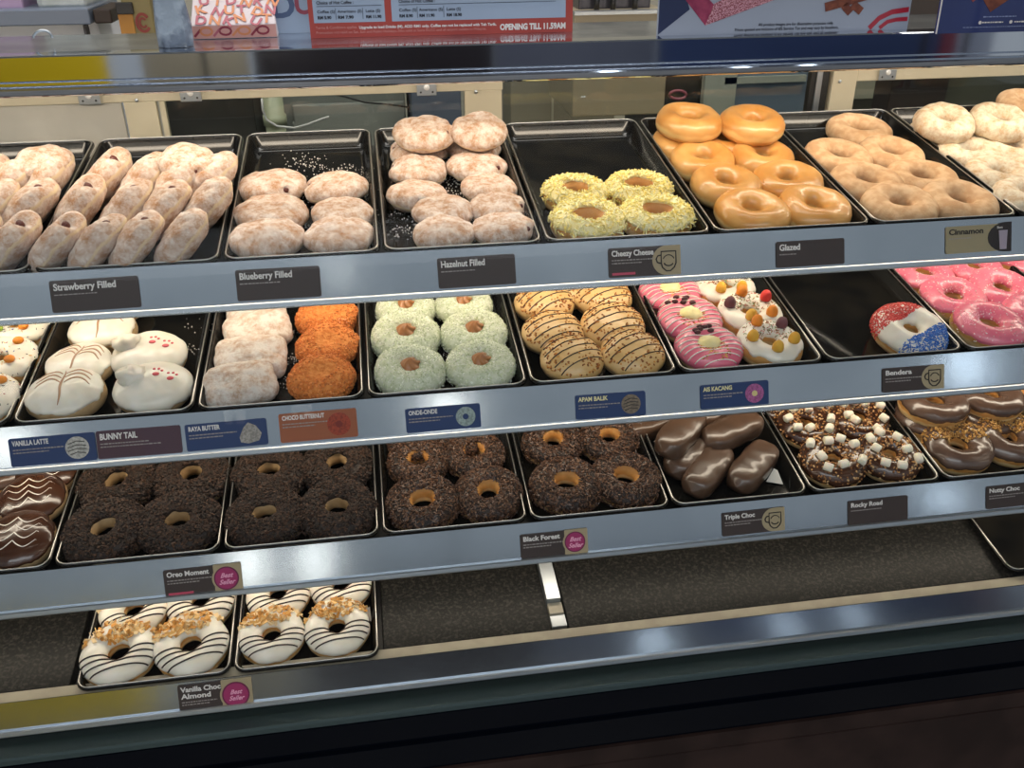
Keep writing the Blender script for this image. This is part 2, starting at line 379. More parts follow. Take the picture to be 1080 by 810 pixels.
traylab = {1: ['black tray of powdered oblongs at far left end of top shelf', 'black tray of twelve powdered oblongs above the Strawberry Filled tag',
    'black tray above the Blueberry Filled tag, six doughnuts in its front half', 'black tray of powdered doughnuts above the Hazelnut Filled tag',
    'half empty black tray of yellow doughnuts above the Cheezy Cheese tag', 'black tray of shiny golden rings above the Glazed tag',
    'black tray of matte tan rings beside the glazed ones', 'black tray of white dusted rings at right end of top shelf'],
  2: ['black tray of white candy faced rings at left of second shelf', 'black tray holding feathered white and paw print doughnuts on second shelf',
    'black tray of square pillows and orange doughnuts on second shelf', 'black tray of six pale green doughnuts on second shelf',
    'black tray of tan striped doughnuts on second shelf', 'black tray of pink striped and gummy topped doughnuts',
    'nearly empty black tray with one red white and blue doughnut', 'black tray of bright pink rings on second shelf', 'black tray at right end of second shelf with pink ring'],
  3: ['black tray of feathered chocolate doughnuts at left of third shelf', 'black tray of dark crumb doughnuts above the best seller tag on third shelf',
    'black tray of dark crumb doughnuts, second such tray from the left', 'black tray of small sprinkled chocolate doughnuts left of the Black Forest tag',
    'black tray of sprinkled chocolate doughnuts above the Black Forest tag', 'black tray of smooth chocolate loaves above the Triple Choc tag',
    'black tray of marshmallow topped doughnuts above the Rocky Road tag', 'black tray of nut topped chocolate rings above the Nutty Choc tag',
    'black tray at right end of third shelf with golden ring'],}
TX = {}
for k in (1, 2, 3):
    e = [xfront(k, p) for p in edges[k]]; e = [e[0] - .2] + e + [e[-1] + .2]
    if k > 1 or True: e = e if len(traylab[k]) == 9 or k > 1 else e
    TX[k] = e
    for i, lb in enumerate(traylab[k]):
        if i + 1 < len(e): tray(k, e[i], e[i + 1], lb)
e4 = [xfront(4, p) for p in (76, 244, 402)]
tray(4, e4[0], e4[1], 'black tray of almond topped iced rings, left one on lowest shelf', s0=.004)
tray(4, e4[1], e4[2], 'black tray of almond topped iced rings, right one on lowest shelf', s0=.004)
xr4 = on_shelf(4, 1064, 603, 0)[0].x
tray(4, xr4, xr4 + .2, 'empty black tray at right end of lowest shelf', s0=.024)
# ------------------------------------------------------------------ doughnut shapes
def lin(h):
    h = h.lstrip('#'); r = []
    for i in (0, 2, 4):
        c = int(h[i:i + 2], 16) / 255; r.append(c / 12.92 if c <= .04045 else ((c + .055) / 1.055) ** 2.4)
    return tuple(r)
class Ring:
    def __init__(s, R=.0275, a=.0168, b=.0165, seed=0, amp=.0014, ell=.03, zc=None):
        s.R, s.a, s.b, s.seed, s.amp, s.ell = R, a, b, seed, amp, ell; s.zc = b * .95 if zc is None else zc
    def d(s, x, y, z=0): return s.amp * noise.noise(Vector((x * 38 + s.seed * 7.3, y * 38, z * 38))) + s.amp * .4 * noise.noise(Vector((x * 110 + s.seed, y * 110, z * 110)))
    def pt(s, u, v, off=0.0):
        R = s.R * (1 + s.ell * math.cos(2 * u + s.seed)); cx, cy = math.cos(u), math.sin(u)
        k = math.cos(v); q = math.sin(v)
        q2 = math.copysign(abs(q) ** .9, q)
        x0, y0 = (R + s.a * k) * cx, (R + s.a * k) * cy
        n = off + s.d(x0, y0, q * s.b)
        return Vector(((R + (s.a + n) * k) * cx, (R + (s.a + n) * k) * cy, max(s.zc + (s.b + n) * q2, .0006 if off <= 0 else -1)))
    def nrm(s, u, v): return Vector((math.cos(v) * math.cos(u), math.cos(v) * math.sin(u), math.sin(v)))
    def top(s, x, y, off=0.0):
        u = math.atan2(y, x); R = s.R * (1 + s.ell * math.cos(2 * u + s.seed)); k = (math.hypot(x, y) - R) / s.a
        if abs(k) > .97: return None
        return s.pt(u, math.acos(k), off)
    def dough(s, m, root, name='dough', nu=72, nv=26):
        b = MB(); Ls = [[s.pt(2 * math.pi * i / nu, 2 * math.pi * j / nv) for j in range(nv)] for i in range(nu)]; Ls.append(Ls[0])
        b.loops(Ls); b.f = [f[::-1] for f in b.f]; return b.build(name, m, root)
    def icing(s, m, root, t=.0016, lo=.15, hi=3.1, wav=.3, name='icing', nu=84, u0=0, u1=2 * math.pi, nv=22, col=None):
        b = MB(); Ls = []; full = u1 - u0 > 6.2
        for i in range(nu + (0 if full else 1)):
            u = u0 + (u1 - u0) * i / nu; cu, su = math.cos(u), math.sin(u)
            va = lo + wav * noise.noise(Vector((cu * 2.2 + s.seed, su * 2.2, 3))) + wav * .4 * noise.noise(Vector((cu * 7, su * 7, s.seed)))
            vb = hi + wav * .5 * noise.noise(Vector((cu * 2 + s.seed, su * 2, 9))); row = []
            for j in range(nv + 1):
                f = j / nv; v = va + (vb - va) * f; e = min(1, min(f, 1 - f) * 9)
                row.append(s.pt(u, v, -.0005 + (t + .0005) * e ** .5))
            Ls.append(row)
        if full: Ls.append(Ls[0])
        b.loops(Ls, closed=False); b.f = [f[::-1] for f in b.f]; return b.build(name, m, root)
    def rnd(s, rg, lo=.1, hi=2.9):
        u = rg.uniform(0, 2 * math.pi); v = rg.uniform(lo, hi); return u, v, s.nrm(u, v)
    def at(s, u, v, off): return s.pt(u, v, off)
class Disc(Ring):
    def __init__(s, R=.043, b=.019, seed=0, amp=.0018, sx=1.0, sy=1.0, m=2.5, sq=2.0, wr=0.0, zc=None):
        s.R, s.b, s.seed, s.amp, s.sx, s.sy, s.m, s.sq, s.wr = R, b, seed, amp, sx, sy, m, sq, wr; s.zc = b * .95 if zc is None else zc; s.hole = None
    def rad(s, u):
        c, q = abs(math.cos(u)), abs(math.sin(u)); n = s.sq
        return s.R / ((c / s.sx) ** n + (q / s.sy) ** n) ** (1 / n)
    def pt(s, u, v, off=0.0):                      # v: -pi/2 (base) .. pi/2 (top)
        c, q = math.cos(v), math.sin(v); r = s.rad(u) * abs(c) ** (2 / s.m); z = s.b * math.copysign(abs(q) ** (2 / 2.3), q)
        x, y = r * math.cos(u), r * math.sin(u)
        n = s.d(x, y, z) + off
        if s.wr: n += s.wr * abs(noise.noise(Vector((x * 30 + s.seed, y * 95, z * 30)))) * -1
        nn = s.nrm(u, v); p = Vector((x, y, z)) + nn * n
        if s.hole:
            hd, dep, wd = s.hole; dd = (p - hd).length; p = p - hd.normalized() * dep * math.exp(-(dd / wd) ** 2)
        p.z = s.zc + p.z
        if p.z < .0006: p.z = .0006
        return p
    def nrm(s, u, v):
        n = Vector((math.cos(v) * math.cos(u), math.cos(v) * math.sin(u), math.sin(v) * 1.6)); return n.normalized()
    def top(s, x, y, off=0.0):
        u = math.atan2(y, x); r = math.hypot(x, y) / s.rad(u)
        if r > .96: return None
        return s.pt(u, math.acos(min(1, r ** (s.m / 2))), off)
    def dough(s, m, root, name='dough', nu=56, nv=26):
        b = MB(); Ls = []
        for j in range(1, nv):
            v = -math.pi / 2 + math.pi * j / nv; Ls.append([s.pt(2 * math.pi * i / nu, v) for i in range(nu)])
        b.loops(Ls, cap0=True); n = len(b.v); b.v.append(tuple(s.pt(0, math.pi / 2 - .001))); b.c.append((1, 1, 1)); base = (nv - 2) * nu
        b.f += [(base + i, base + (i + 1) % nu, n) for i in range(nu)]
        return b.build(name, m, root)
    def icing(s, m, root, t=.0016, lo=.1, wav=.25, name='icing', nu=72, nv=18):
        b = MB(); Ls = []
        for j in range(nv):
            row = []
            for i in range(nu):
                u = 2 * math.pi * i / nu; cu, su = math.cos(u), math.sin(u)
                va = lo + wav * noise.noise(Vector((cu * 2.2 + s.seed, su * 2.2, 3))) + wav * .4 * noise.noise(Vector((cu * 7, su * 7, s.seed)))
                f = j / nv; row.append(s.pt(u, va + (math.pi / 2 - va) * f, -.0005 + (t + .0005) * min(1, f * 8) ** .5))
            Ls.append(row)
        b.loops(Ls); n = len(b.v); b.v.append(tuple(s.pt(0, math.pi / 2 - .001, t))); b.c.append((1, 1, 1)); base = (nv - 1) * nu
        b.f += [(base + i, base + (i + 1) % nu, n) for i in range(nu)]
        return b.build(name, m, root)
    def rnd(s, rg, lo=.0, hi=1.5):
        a = rg.random(); v = lo + (hi - lo) * (1 - math.sqrt(1 - a * .98)); u = rg.uniform(0, 2 * math.pi); return u, v, s.nrm(u, v)
def frame(n, rg):
    t = n.orthogonal().normalized(); t.rotate(Matrix.Rotation(rg.uniform(0, 6.283), 3, n)); b = n.cross(t)
    return Matrix((t, b, n)).transposed()
def scatter(name, surf, n, sz, cols, m, root, seed=0, test=None, lo=.1, hi=2.9, off=.001, kind='stuff', tilt=.3, label=None):
    rg = random.Random(seed); b = MB(); k = 0
    while k < n:
        k += 1; u, v, nn = surf.rnd(rg, lo, hi); p = surf.at(u, v, off)
        if test and not test(p, rg): continue
        F = frame((nn + Vector([rg.uniform(-tilt, tilt) for _ in range(3)])).normalized(), rg).to_4x4(); j = rg.uniform(.7, 1.35)
        M = Matrix.Translation(p) @ F; d = (sz[0] * j, sz[1] * rg.uniform(.8, 1.2), sz[2] * rg.uniform(.8, 1.2))
        c = rg.choice(cols); f = rg.uniform(.8, 1.2); b.box((0, 0, 0), d, M, col=tuple(min(1, q * f) for q in c))
    return b.build(name, m, root, smooth=False, kind=kind, label=label)
def on_top(surf, pts, off=.0015):
    out = []
    for x, y in pts:
        p = surf.top(x, y, off)
        if p is None:
            if out: break
            continue
        out.append(p)
    return out
def line(surf, x0, y0, x1, y1, n=18, off=.0018, amp=0, seed=0):
    pts = []
    for i in range(n + 1):
        f = i / n; pts.append((x0 + (x1 - x0) * f, y0 + (y1 - y0) * f + amp * math.sin(f * 3.1)))
    segs = []; cur = []
    for x, y in pts:
        p = surf.top(x, y, off)
        if p is None:
            if len(cur) > 2: segs.append(cur)
            cur = []
        else: cur.append(p)
    if len(cur) > 2: segs.append(cur)
    return segs

crust = lin('#c98a45'); pale = lin('#ecd2a0')
M_powder = mat('powdered_dough', lin('#ae7f58'), lin('#dfd1c6'), scale=75, rough=.95, bump=.9, bscale=200, lo=.36, hi=.60, band=(lin('#dcc6a4'), .0125, .0018), sss=.08, detail=12)
M_powder2 = mat('powdered_dough_pale', lin('#b89274'), lin('#e2d8ce'), scale=80, rough=.95, bump=.7, bscale=160, lo=.34, hi=.56, sss=.08, detail=12)
M_glaze = mat('glazed_dough', lin('#cb8e46'), lin('#d9a460'), scale=26, rough=.32, bump=.2, bscale=45, coat=.25, band=(lin('#ecc684'), .0130, .0042), sss=.1)
M_cinn = mat('cinnamon_sugar_dough', lin('#c49a70'), lin('#d6b28a'), scale=90, rough=.85, bump=.3, bscale=500, sss=.08)
M_dust = mat('white_dusted_dough', lin('#c39a6c'), lin('#e4d8c0'), scale=70, rough=.9, bump=.7, bscale=180, lo=.34, hi=.56, detail=12)
M_dough = mat('plain_dough', lin('#bd823f'), lin('#cf9a57'), scale=40, rough=.6, bump=.3, bscale=60, band=(lin('#e6c48b'), .0110, .004), sss=.1)
M_dough2 = mat('tan_dough', lin('#a08158'), lin('#b89a70'), scale=40, rough=.6, bump=.3, bscale=60)
M_white = mat('white_icing', lin('#efe9dc'), lin('#e4dccb'), scale=30, rough=.35, bump=.15, bscale=40, coat=.2, sss=.15)
M_pink = mat('pink_icing', lin('#ee8093'), lin('#e56f88'), scale=30, rough=.3, bump=.2, bscale=60, coat=.3, sss=.1)
M_choc = mat('chocolate_icing', lin('#3c2318'), lin('#4c2f20'), scale=20, rough=.22, bump=.1, bscale=40, coat=.4)
M_bar = mat('milk_chocolate_coating', lin('#4c382b'), lin('#5c4536'), scale=18, rough=.32, bump=.35, bscale=55, coat=.4)
M_dark = mat('dark_crumb_base', lin('#2c1d15'), lin('#1d130e'), scale=80, rough=.6, bump=.8, bscale=240)
M_tan = mat('tan_icing', lin('#e0ba80'), lin('#d4ab6c'), scale=30, rough=.4, bump=.2, bscale=60, coat=.15)
M_orange = mat('orange_crumb_coating', lin('#d47834'), lin('#e8964e'), scale=160, rough=.9, bump=1.0, bscale=300, dist=.003, detail=8)
M_green = mat('pale_green_icing', lin('#c6cdae'), lin('#d6dac4'), scale=120, rough=.8, bump=.6, bscale=300)
M_yellow = mat('pale_yellow_cream', lin('#f0e6b4'), lin('#eadb98'), scale=60, rough=.6, bump=.5, bscale=120)
M_bits = mat('topping_bits', (1, 1, 1), rough=.7, attr=True)
M_shine = mat('shiny_topping_bits', (1, 1, 1), rough=.35, attr=True)
M_line = mat('dark_chocolate_drizzle', lin('#2a1813'), rough=.3)
M_bline = mat('brown_feather_lines', lin('#b28a6a'), rough=.4)
M_wline = mat('white_drizzle', lin('#f3ece2'), rough=.35)
M_caramel = mat('caramel_cream', lin('#a86f42'), rough=.35, coat=.2)
M_redp = mat('red_icing_paw', lin('#dd5a60'), rough=.35)
M_fill = mat('dark_filling', lin('#5a2a22'), rough=.35)
M_marsh = mat('marshmallow', lin('#f4ecd8'), rough=.7, sss=.2)
GUM = {c: mat('gummy_' + c, lin(h), rough=.45, bump=.5, bscale=900, sss=.3) for c, h in (('orange', '#e8902a'), ('red', '#dd3b35'), ('yellow', '#e5b03a'), ('purple', '#6d4048'), ('green', '#8fa53a'))}

PROTO = {}
def root_for(kind): return empty('doughnut')
def P_powder(i, m=None, th=.0180):
    r = root_for(''); d = Disc(R=.0440, b=th, seed=i * 3.1 + 1, amp=.0032, sx=1.0, sy=.92, m=2.3, wr=.002); a = .35 + .5 * (i % 3)
    hd = Vector((.040 * math.cos(-a), .040 * math.sin(-a), .006)); d.hole = (hd, .009, .0075)
    d.dough(m or M_powder, r, nu=64, nv=30)
    b = MB(); q = hd.normalized() * .0335; b.ball((q.x, q.y, d.zc + q.z), .0034, seed=i, amp=.2, n=8, m=6); b.build('filling', M_fill, r); return r, .087, d.zc * 2
def P_log(i):                                   # oval filled doughnut that stands on its edge
    r = root_for(''); d = Disc(R=.0435, b=.0195, seed=i * 2.3 + 11, amp=.0034, sx=1.0, sy=.86, m=2.3, wr=.002)
    hd = Vector((.031, -.021 + .004 * i, .008)); d.hole = (hd, .016, .0105); d.dough(M_powder, r, nu=64, nv=30)
    b = MB(); q = hd.normalized() * .0270; b.ball((q.x, q.y, d.zc + q.z), .0050, seed=i, amp=.2, n=8, m=6); b.build('filling', M_fill, r); return r, .09, d.zc * 2
def P_cheese(i):
    r = root_for(''); g = Ring(R=.0290, a=.0150, seed=i * 1.7, b=.0158); g.dough(M_dough, r); g.icing(M_yellow, r, t=.0024, lo=.25, hi=2.25)
    scatter('cheese_shreds', g, 620, (.0065, .0011, .0010), [lin('#f3e8a4'), lin('#eedd86'), lin('#f8f0c0'), lin('#e8d273')], M_bits, r, i, lo=.1, hi=2.15, off=.0030, tilt=.7); return r, .088, .031
def P_glaze(i): r = root_for(''); g = Ring(R=.0275, a=.0168, b=.0165, seed=i * 1.3 + 2, amp=.0016, ell=.04); g.dough(M_glaze, r); return r, .088, .033
def P_cinn(i): r = root_for(''); g = Ring(R=.0285, a=.0165, b=.0145, seed=i * 1.9 + 5, amp=.0016, ell=.05); g.dough(M_cinn, r); return r, .090, .029
def P_dust(i): r = root_for(''); g = Ring(R=.0275, a=.0175, b=.0160, seed=i * 1.4 + 8, amp=.0024, ell=.04); g.dough(M_dust, r); return r, .089, .031
def P_face(i):
    r = root_for(''); g = Ring(R=.0275, a=.0172, b=.0160, seed=i * 1.4 + 3); g.dough(M_dough, r); g.icing(M_white, r, t=.0016, lo=.1, hi=2.9)
    scatter('sprinkles', g, 110, (.0022, .0007, .0006), [lin('#3a4a9a'), lin('#c04a3a'), lin('#3a3a3a'), lin('#e0b040')], M_bits, r, i, off=.0018)
    for q, (u, c) in enumerate(((.3, 'orange'), (1.9, 'red'), (2.9, 'purple'), (4.0, 'green'), (5.1, 'orange'))):
        b = MB(); p = g.pt(u + i * .4, 1.5, .004); b.ball(p, .0058, (1.1, 1, .75)); b.build('candy', GUM[c], r)
    return r, .089, .031
def P_gummy(i):
    r = root_for(''); g = Ring(R=.0275, a=.0168, b=.0160, seed=i * 1.4 + 6); g.dough(M_dough, r); g.icing(M_white, r, t=.0017, lo=.4, hi=2.9, wav=.4)
    scatter('sprinkles', g, 330, (.0028, .0009, .0008), [lin('#b07a3a'), lin('#6a8a4a'), lin('#d08a7a'), lin('#8a5a3a')], M_bits, r, i, off=.0018, lo=.9, hi=2.6, test=lambda p, rg: p.y > -.005)
    for q, (u, c) in enumerate(((.25, 'purple' if i != 1 else 'red'), (1.45, 'orange' if i else 'red'), (2.75, 'yellow' if i != 1 else 'purple'), (4.1, 'yellow'), (5.25, 'orange' if i == 1 else 'yellow'))):
        p = g.pt(u + i * .25, 1.5, .002); b = MB(); Ls = []
        for h, rr in ((0, .0076), (.0035, .0078), (.008, .0070), (.0115, .0050), (.0135, .0022)):
            Ls.append([p + Vector((rr * math.cos(a * .524), rr * math.sin(a * .524), h)) for a in range(12)])
        b.loops(Ls, cap0=True, cap1=True); b.build('gummy', GUM[c], r)
    return r, .089, .036
def feather(d, lines, m, root, name, r=.0008, n=4, sp=.0125, Rm=.036):
    b = MB()
    for j in range(n):
        y = (j - (n - 1) / 2) * sp; pts = []
        for q in range(41):
            f = q / 40 * 2 - 1; tri = abs(((f * 1.5 + 1) % 1) - .5) * 2
            pts.append((f * Rm, y + .010 * (tri ** 1.6) - .004))
        P = on_top(d, pts, .0018)
        if len(P) > 3: b.tube(P, r, 5, flat=.6, taper=True)
    return b.build(name, m, root)
def P_latte(i):
    r = root_for(''); d = Disc(R=.043, b=.0175, seed=i * 2.1 + 4, amp=.0018, sx=1.0, sy=.92); d.dough(M_dough2, r); d.icing(M_white, r, t=.0018, lo=.28)
    b = MB()
    for j in range(3):
        y = .018 - j * .008
        for sgn in (-1, 1):
            pts = [(sgn * (.002 + .026 * f), y + .012 * math.sin(f * 3.0) * (1 - .3 * f) - .004 * f) for f in [q / 14 for q in range(15)]]
            P = on_top(d, pts, .0019)
            if len(P) > 3: b.tube(P, .0014, 5, flat=.45, taper=True)
    P = on_top(d, [(.001 * math.sin(q * .5), .024 - q * .0028) for q in range(20)], .0019); b.tube(P, .0016, 5, flat=.4, taper=True)
    b.build('feather_lines', M_bline, r); return r, .087, .034
def P_bunny(i):
    r = root_for(''); d = Disc(R=.043, b=.0180, seed=i * 2.4 + 6, amp=.0020, sx=1.0, sy=.90); d.dough(M_dough2, r); d.icing(M_white, r, t=.0020, lo=-.05)
    b = MB(); b.ball(d.top(-.022, .004, 0) + Vector((0, 0, .002)), .0145, (1.15, .9, .7), seed=i, amp=.5, n=16, m=10); b.build('icing_tail', M_white, r)
    for cx in (.006, .022):
        b = MB(); cy = .008 if cx < .01 else .002
        p = d.top(cx, cy - .004, .0022); b.ball(p, .0035, (1.2, .9, .35), n=10, m=6)
        for q in range(3):
            a = .5 + q * .8; p = d.top(cx + .0062 * math.cos(a), cy + .0055 * math.sin(a), .0022); b.ball(p, .0018, (1, 1, .4), n=8, m=5)
        b.build('paw_print', M_redp, r)
    return r, .087, .036
def P_pillow(i):
    r = root_for(''); d = Disc(R=.037, b=.0175, seed=i * 2.9 + 2, amp=.0038, sx=1.12, sy=.88, m=2.6, sq=4.2, wr=.002); d.dough(M_powder2, r, nu=64); return r, .083, .034
def P_orange(i):
    r = root_for(''); d = Disc(R=.043, b=.0190, seed=i * 2.9 + 7, amp=.0034, m=2.3, sy=.95); d.hole = (Vector((.002, -.006, .019)), .006, .010); d.dough(M_orange, r, nu=64, nv=30)
    scatter('crumb_coating', d, 1200, (.0024, .0018, .0014), [lin('#dc8038'), lin('#e89650'), lin('#cc7436')], M_bits, r, i, lo=-.5, hi=1.5, off=.0004, tilt=.6); return r, .087, .037
def P_onde(i):
    r = root_for(''); g = Ring(R=.0272, a=.0178, b=.0168, seed=i * 1.2 + 9, amp=.0016); g.dough(M_dough2, r); g.icing(M_green, r, t=.0018, lo=-.35, hi=3.0, wav=.15)
    scatter('coconut_shreds', g, 1500, (.0026, .0009, .0007), [lin('#dde0cb'), lin('#c8d0ac'), lin('#eceee2'), lin('#b3bf94')], M_bits, r, i, lo=-.35, hi=2.8, off=.0018, tilt=.7)
    b = MB()                                       # swirled dollop in the hole
    Ls = []
    for q in range(15):
        f = q / 14; rr = .0150 * (1 - f ** 1.5) ** .8 + .0006; row = []
        for a in range(35):
            th = a / 35 * 6.283; k = 1 + .20 * math.cos(5 * (th + f * 2.2)); row.append(Vector((rr * k * math.cos(th) + .002 * f, rr * k * math.sin(th), .022 + .017 * f)))
        Ls.append(row)
    b.loops(Ls, cap0=True, cap1=True); b.build('cream_dollop', M_caramel, r); return r, .09, .033
def P_apam(i):
    r = root_for(''); d = Disc(R=.0425, b=.0195, seed=i * 2.2 + 8, amp=.0018, m=2.3, sy=.95); d.dough(M_dough2, r); d.icing(M_tan, r, t=.0016, lo=-.15)
    b = MB()
    for j in range(5):
        y = -.026 + j * .0125
        for sg in line(d, -.042, y - .006, .042, y + .007, amp=.004, off=.0018): b.tube(sg, .00085, 5)
    b.build('drizzle', M_line, r)
    scatter('nut_crumbs', d, 170, (.0024, .0018, .0012), [lin('#a8662a'), lin('#c98a3e'), lin('#8a4f20')], M_bits, r, i, lo=.35, hi=1.55, off=.0018); return r, .086, .038
def P_kacang(i):
    r = root_for(''); g = Ring(R=.0255, a=.0180, b=.0160, seed=i * 1.6 + 1, ell=.02); g.dough(M_dough, r); g.icing(M_pink, r, t=.0020, lo=-.2, hi=3.0)
    b = MB()
    for j in range(9):
        y = -.040 + j * .0085
        for sg in line(g, -.045, y - .004, .045, y + .004, n=26, amp=.004, off=.0026): b.tube(sg, .0009, 5)
    b.build('white_stripes', M_wline, r)
    b = MB(); b.ball((0, 0, .027), .0150, (1.2, .95, .55), seed=i, amp=.3, n=16, m=10); b.build('cream_centre', M_yellow, r)
    b = MB(); rg = random.Random(i)
    for q in range(7):
        p = g.pt(1.2 + .18 * q + rg.uniform(-.1, .1), rg.uniform(1.1, 2.0), .0035); b.ball(p, .0038, (1.3, .9, .8), n=8, m=6)
    b.build('red_beans', mat('dark_red_beans', lin('#4a2024'), rough=.3), r)
    scatter('peanut_crumbs', g, 260, (.0022, .0016, .0012), [lin('#c98a3e'), lin('#e0b060'), lin('#a8662a')], M_bits, r, i, lo=.9, hi=2.6, off=.0024, test=lambda p, rg: p.y < 0 and abs(p.x) < .02); return r, .087, .032
def P_bendera(i):
    r = root_for(''); g = Ring(R=.0275, a=.0175, b=.0168, seed=3); g.dough(M_dough, r); g.icing(M_white, r, t=.0018, lo=.0, hi=2.95)
    scatter('red_sprinkles', g, 4200, (.0022, .0010, .0009), [lin('#d2453f'), lin('#e06058')], M_bits, r, 1, off=.0020, lo=-.1, hi=2.7, tilt=.6, test=lambda p, rg: p.y > .016 + .55 * p.x)
    scatter('blue_sprinkles', g, 4200, (.0022, .0010, .0009), [lin('#2f62b4'), lin('#4a80cc')], M_bits, r, 2, off=.0020, lo=-.1, hi=2.7, tilt=.6, test=lambda p, rg: p.y < -.020 + .55 * p.x); return r, .09, .034
def P_pink(i):
    r = root_for(''); g = Ring(R=.0285, a=.0162, b=.0155, seed=i * 1.8 + 2, ell=.04); g.dough(M_dough, r); g.icing(M_pink, r, t=.0018, lo=.2, hi=2.95)
    scatter('sugar_sprinkles', g, 260, (.0016, .0009, .0008), [lin('#f7c9c9'), lin('#f3a9ac'), lin('#fff0ea')], M_bits, r, i, off=.0018); return r, .09, .031
def P_feather(i):
    r = root_for(''); d = Disc(R=.043, b=.0180, seed=i * 2.6 + 3, amp=.0012, m=2.6); d.dough(M_dough2, r); d.icing(M_choc, r, t=.0022, lo=.2)
    feather(d, 4, M_wline, r, 'feather_lines', r=.0011, n=4, sp=.0115, Rm=.037); return r, .087, .035
def P_oreo(i):
    r = root_for(''); g = Ring(R=.0290, a=.0168, b=.0150, seed=i * 1.1 + 6, amp=.0026, ell=.03); g.dough(M_dough2, r); g.icing(M_dark, r, t=.0022, lo=-.1, hi=2.6)
    scatter('cookie_crumbs', g, 1500, (.0034, .0026, .0017), [lin('#2e2019'), lin('#3a281d'), lin('#22170f'), lin('#473022')], M_bits, r, i, lo=-.25, hi=2.35, off=.0028, tilt=.9); return r, .094, .032
def P_forest(i):
    r = root_for(''); g = Ring(R=.0288, a=.0165, b=.0158, seed=i * 1.5 + 3, amp=.0016, ell=.03); g.dough(M_dough, r); g.icing(M_dark, r, t=.0018, lo=0, hi=2.3)
    scatter('chocolate_sprinkles', g, 1600, (.0038, .0012, .0012), [lin('#4a3226'), lin('#5c4030'), lin('#35231a'), lin('#755540')], M_shine, r, i, lo=-.2, hi=2.25, off=.0026, tilt=.5); return r, .091, .032
def P_bar(i):
    r = empty('chocolate_loaf'); b = MB(); n = 26; Ls = []; s = i * 1.7
    for q in range(n + 1):
        f = q / n * 2 - 1; e = max(0, 1 - abs(f) ** 5.0) ** .42; row = []
        for a in range(28):
            th = a / 28 * 6.283; c, si = math.cos(th), math.sin(th)
            rx = .0240 * e * math.copysign(abs(c) ** .62, c); rz = .0175 * (.25 + .75 * e) * math.copysign(abs(si) ** .62, si) * (e if e < .4 else 1)
            k = 1 + .05 * noise.noise(Vector((f * 3 + s, c * 1.5, si * 1.5))) + .028 * math.sin(f * 40 + s) * max(0, si)
            row.append(Vector((rx * k, f * .054, .0170 + rz * k)))
        Ls.append(row)
    b.loops(Ls, cap0=True, cap1=True); b.f = [f[::-1] for f in b.f]; b.build('chocolate_coating', M_bar, r)
    b = MB(); c = []
    for q in range(9): c.append(Vector((-.0240, -.036 + q * .009, .0105 + .0015 * math.sin(q * 1.9 + s))))
    b.tube(c, .0016, 6, taper=True); b.build('coating_seam', M_bar, r); return r, .1, .034
def P_rocky(i):
    r = root_for(''); g = Ring(R=.0275, a=.0175, b=.0160, seed=i * 1.5 + 7); g.dough(M_dough, r); g.icing(M_choc, r, t=.0020, lo=-.05, hi=2.9)
    scatter('nut_crumbs', g, 330, (.0026, .0018, .0014), [lin('#a87340'), lin('#c9935a'), lin('#8a5a30'), lin('#dcb482')], M_bits, r, i, lo=.0, hi=2.5, off=.0022, tilt=.6)
    rg = random.Random(i * 7 + 1)
    for q in range(8):
        u = q * .785 + rg.uniform(-.18, .18); v = rg.uniform(1.15, 1.9); p = g.pt(u, v, .0048); F = frame((g.nrm(u, v) + Vector((0, 0, .8))).normalized(), rg).to_4x4()
        b = MB(); Ls = []
        for h, rr in ((-.0062, .0048), (-.0054, .0058), (0, .0061), (.0054, .0058), (.0062, .0048)):
            Ls.append([Matrix.Translation(p) @ F @ Vector((h, rr * math.cos(a * .524), rr * math.sin(a * .524))) for a in range(12)])
        b.loops(Ls, cap0=True, cap1=True); b.build('marshmallow', M_marsh, r)
    return r, .089, .034
def P_nutty(i, nuts=True):
    r = root_for(''); g = Ring(R=.0290, a=.0165, b=.0165, seed=i * 1.9 + 4, ell=.03); g.dough(M_dough, r); g.icing(mat('light_chocolate_icing', lin('#574136'), lin('#665044'), scale=30, rough=.25, bump=.2, bscale=60, coat=.4), r, t=.0020, lo=.15, hi=2.9)
    if nuts: scatter('chopped_nuts', g, 1100, (.0026, .0020, .0015), [lin('#a97838'), lin('#c4924a'), lin('#8a5c2a'), lin('#d8ab66')], M_bits, r, i, lo=.05, hi=2.7, off=.0028, tilt=.8, test=lambda p, rg: p.y > .002)
    return r, .091, .033
def P_almond(i):
    r = root_for(''); g = Ring(R=.0293, a=.0162, b=.0160, seed=i * 1.3 + 2, ell=.015); g.dough(M_dough, r); g.icing(M_white, r, t=.0018, lo=.05, hi=3.0, wav=.2)
    b = MB()
    for j in range(4):
        y = -.032 + j * .0082
        for sg in line(g, -.046, y - .001, .046, y + .003, n=36, amp=.0015, off=.0022): b.tube(sg, .0011, 5)
    b.build('drizzle', M_line, r)
    scatter('almond_flakes', g, 380, (.0075, .0048, .0008), [lin('#d9a45a'), lin('#e6be7e'), lin('#c98c40'), lin('#ecd0a0')], M_bits, r, i, lo=.35, hi=2.6, off=.0034, tilt=.9, test=lambda p, rg: p.y > .012); return r, .091, .033
def P_plain(i): r = root_for(''); g = Ring(R=.0275, a=.0172, b=.0160, seed=i + 2); g.dough(M_dough, r); return r, .089, .031
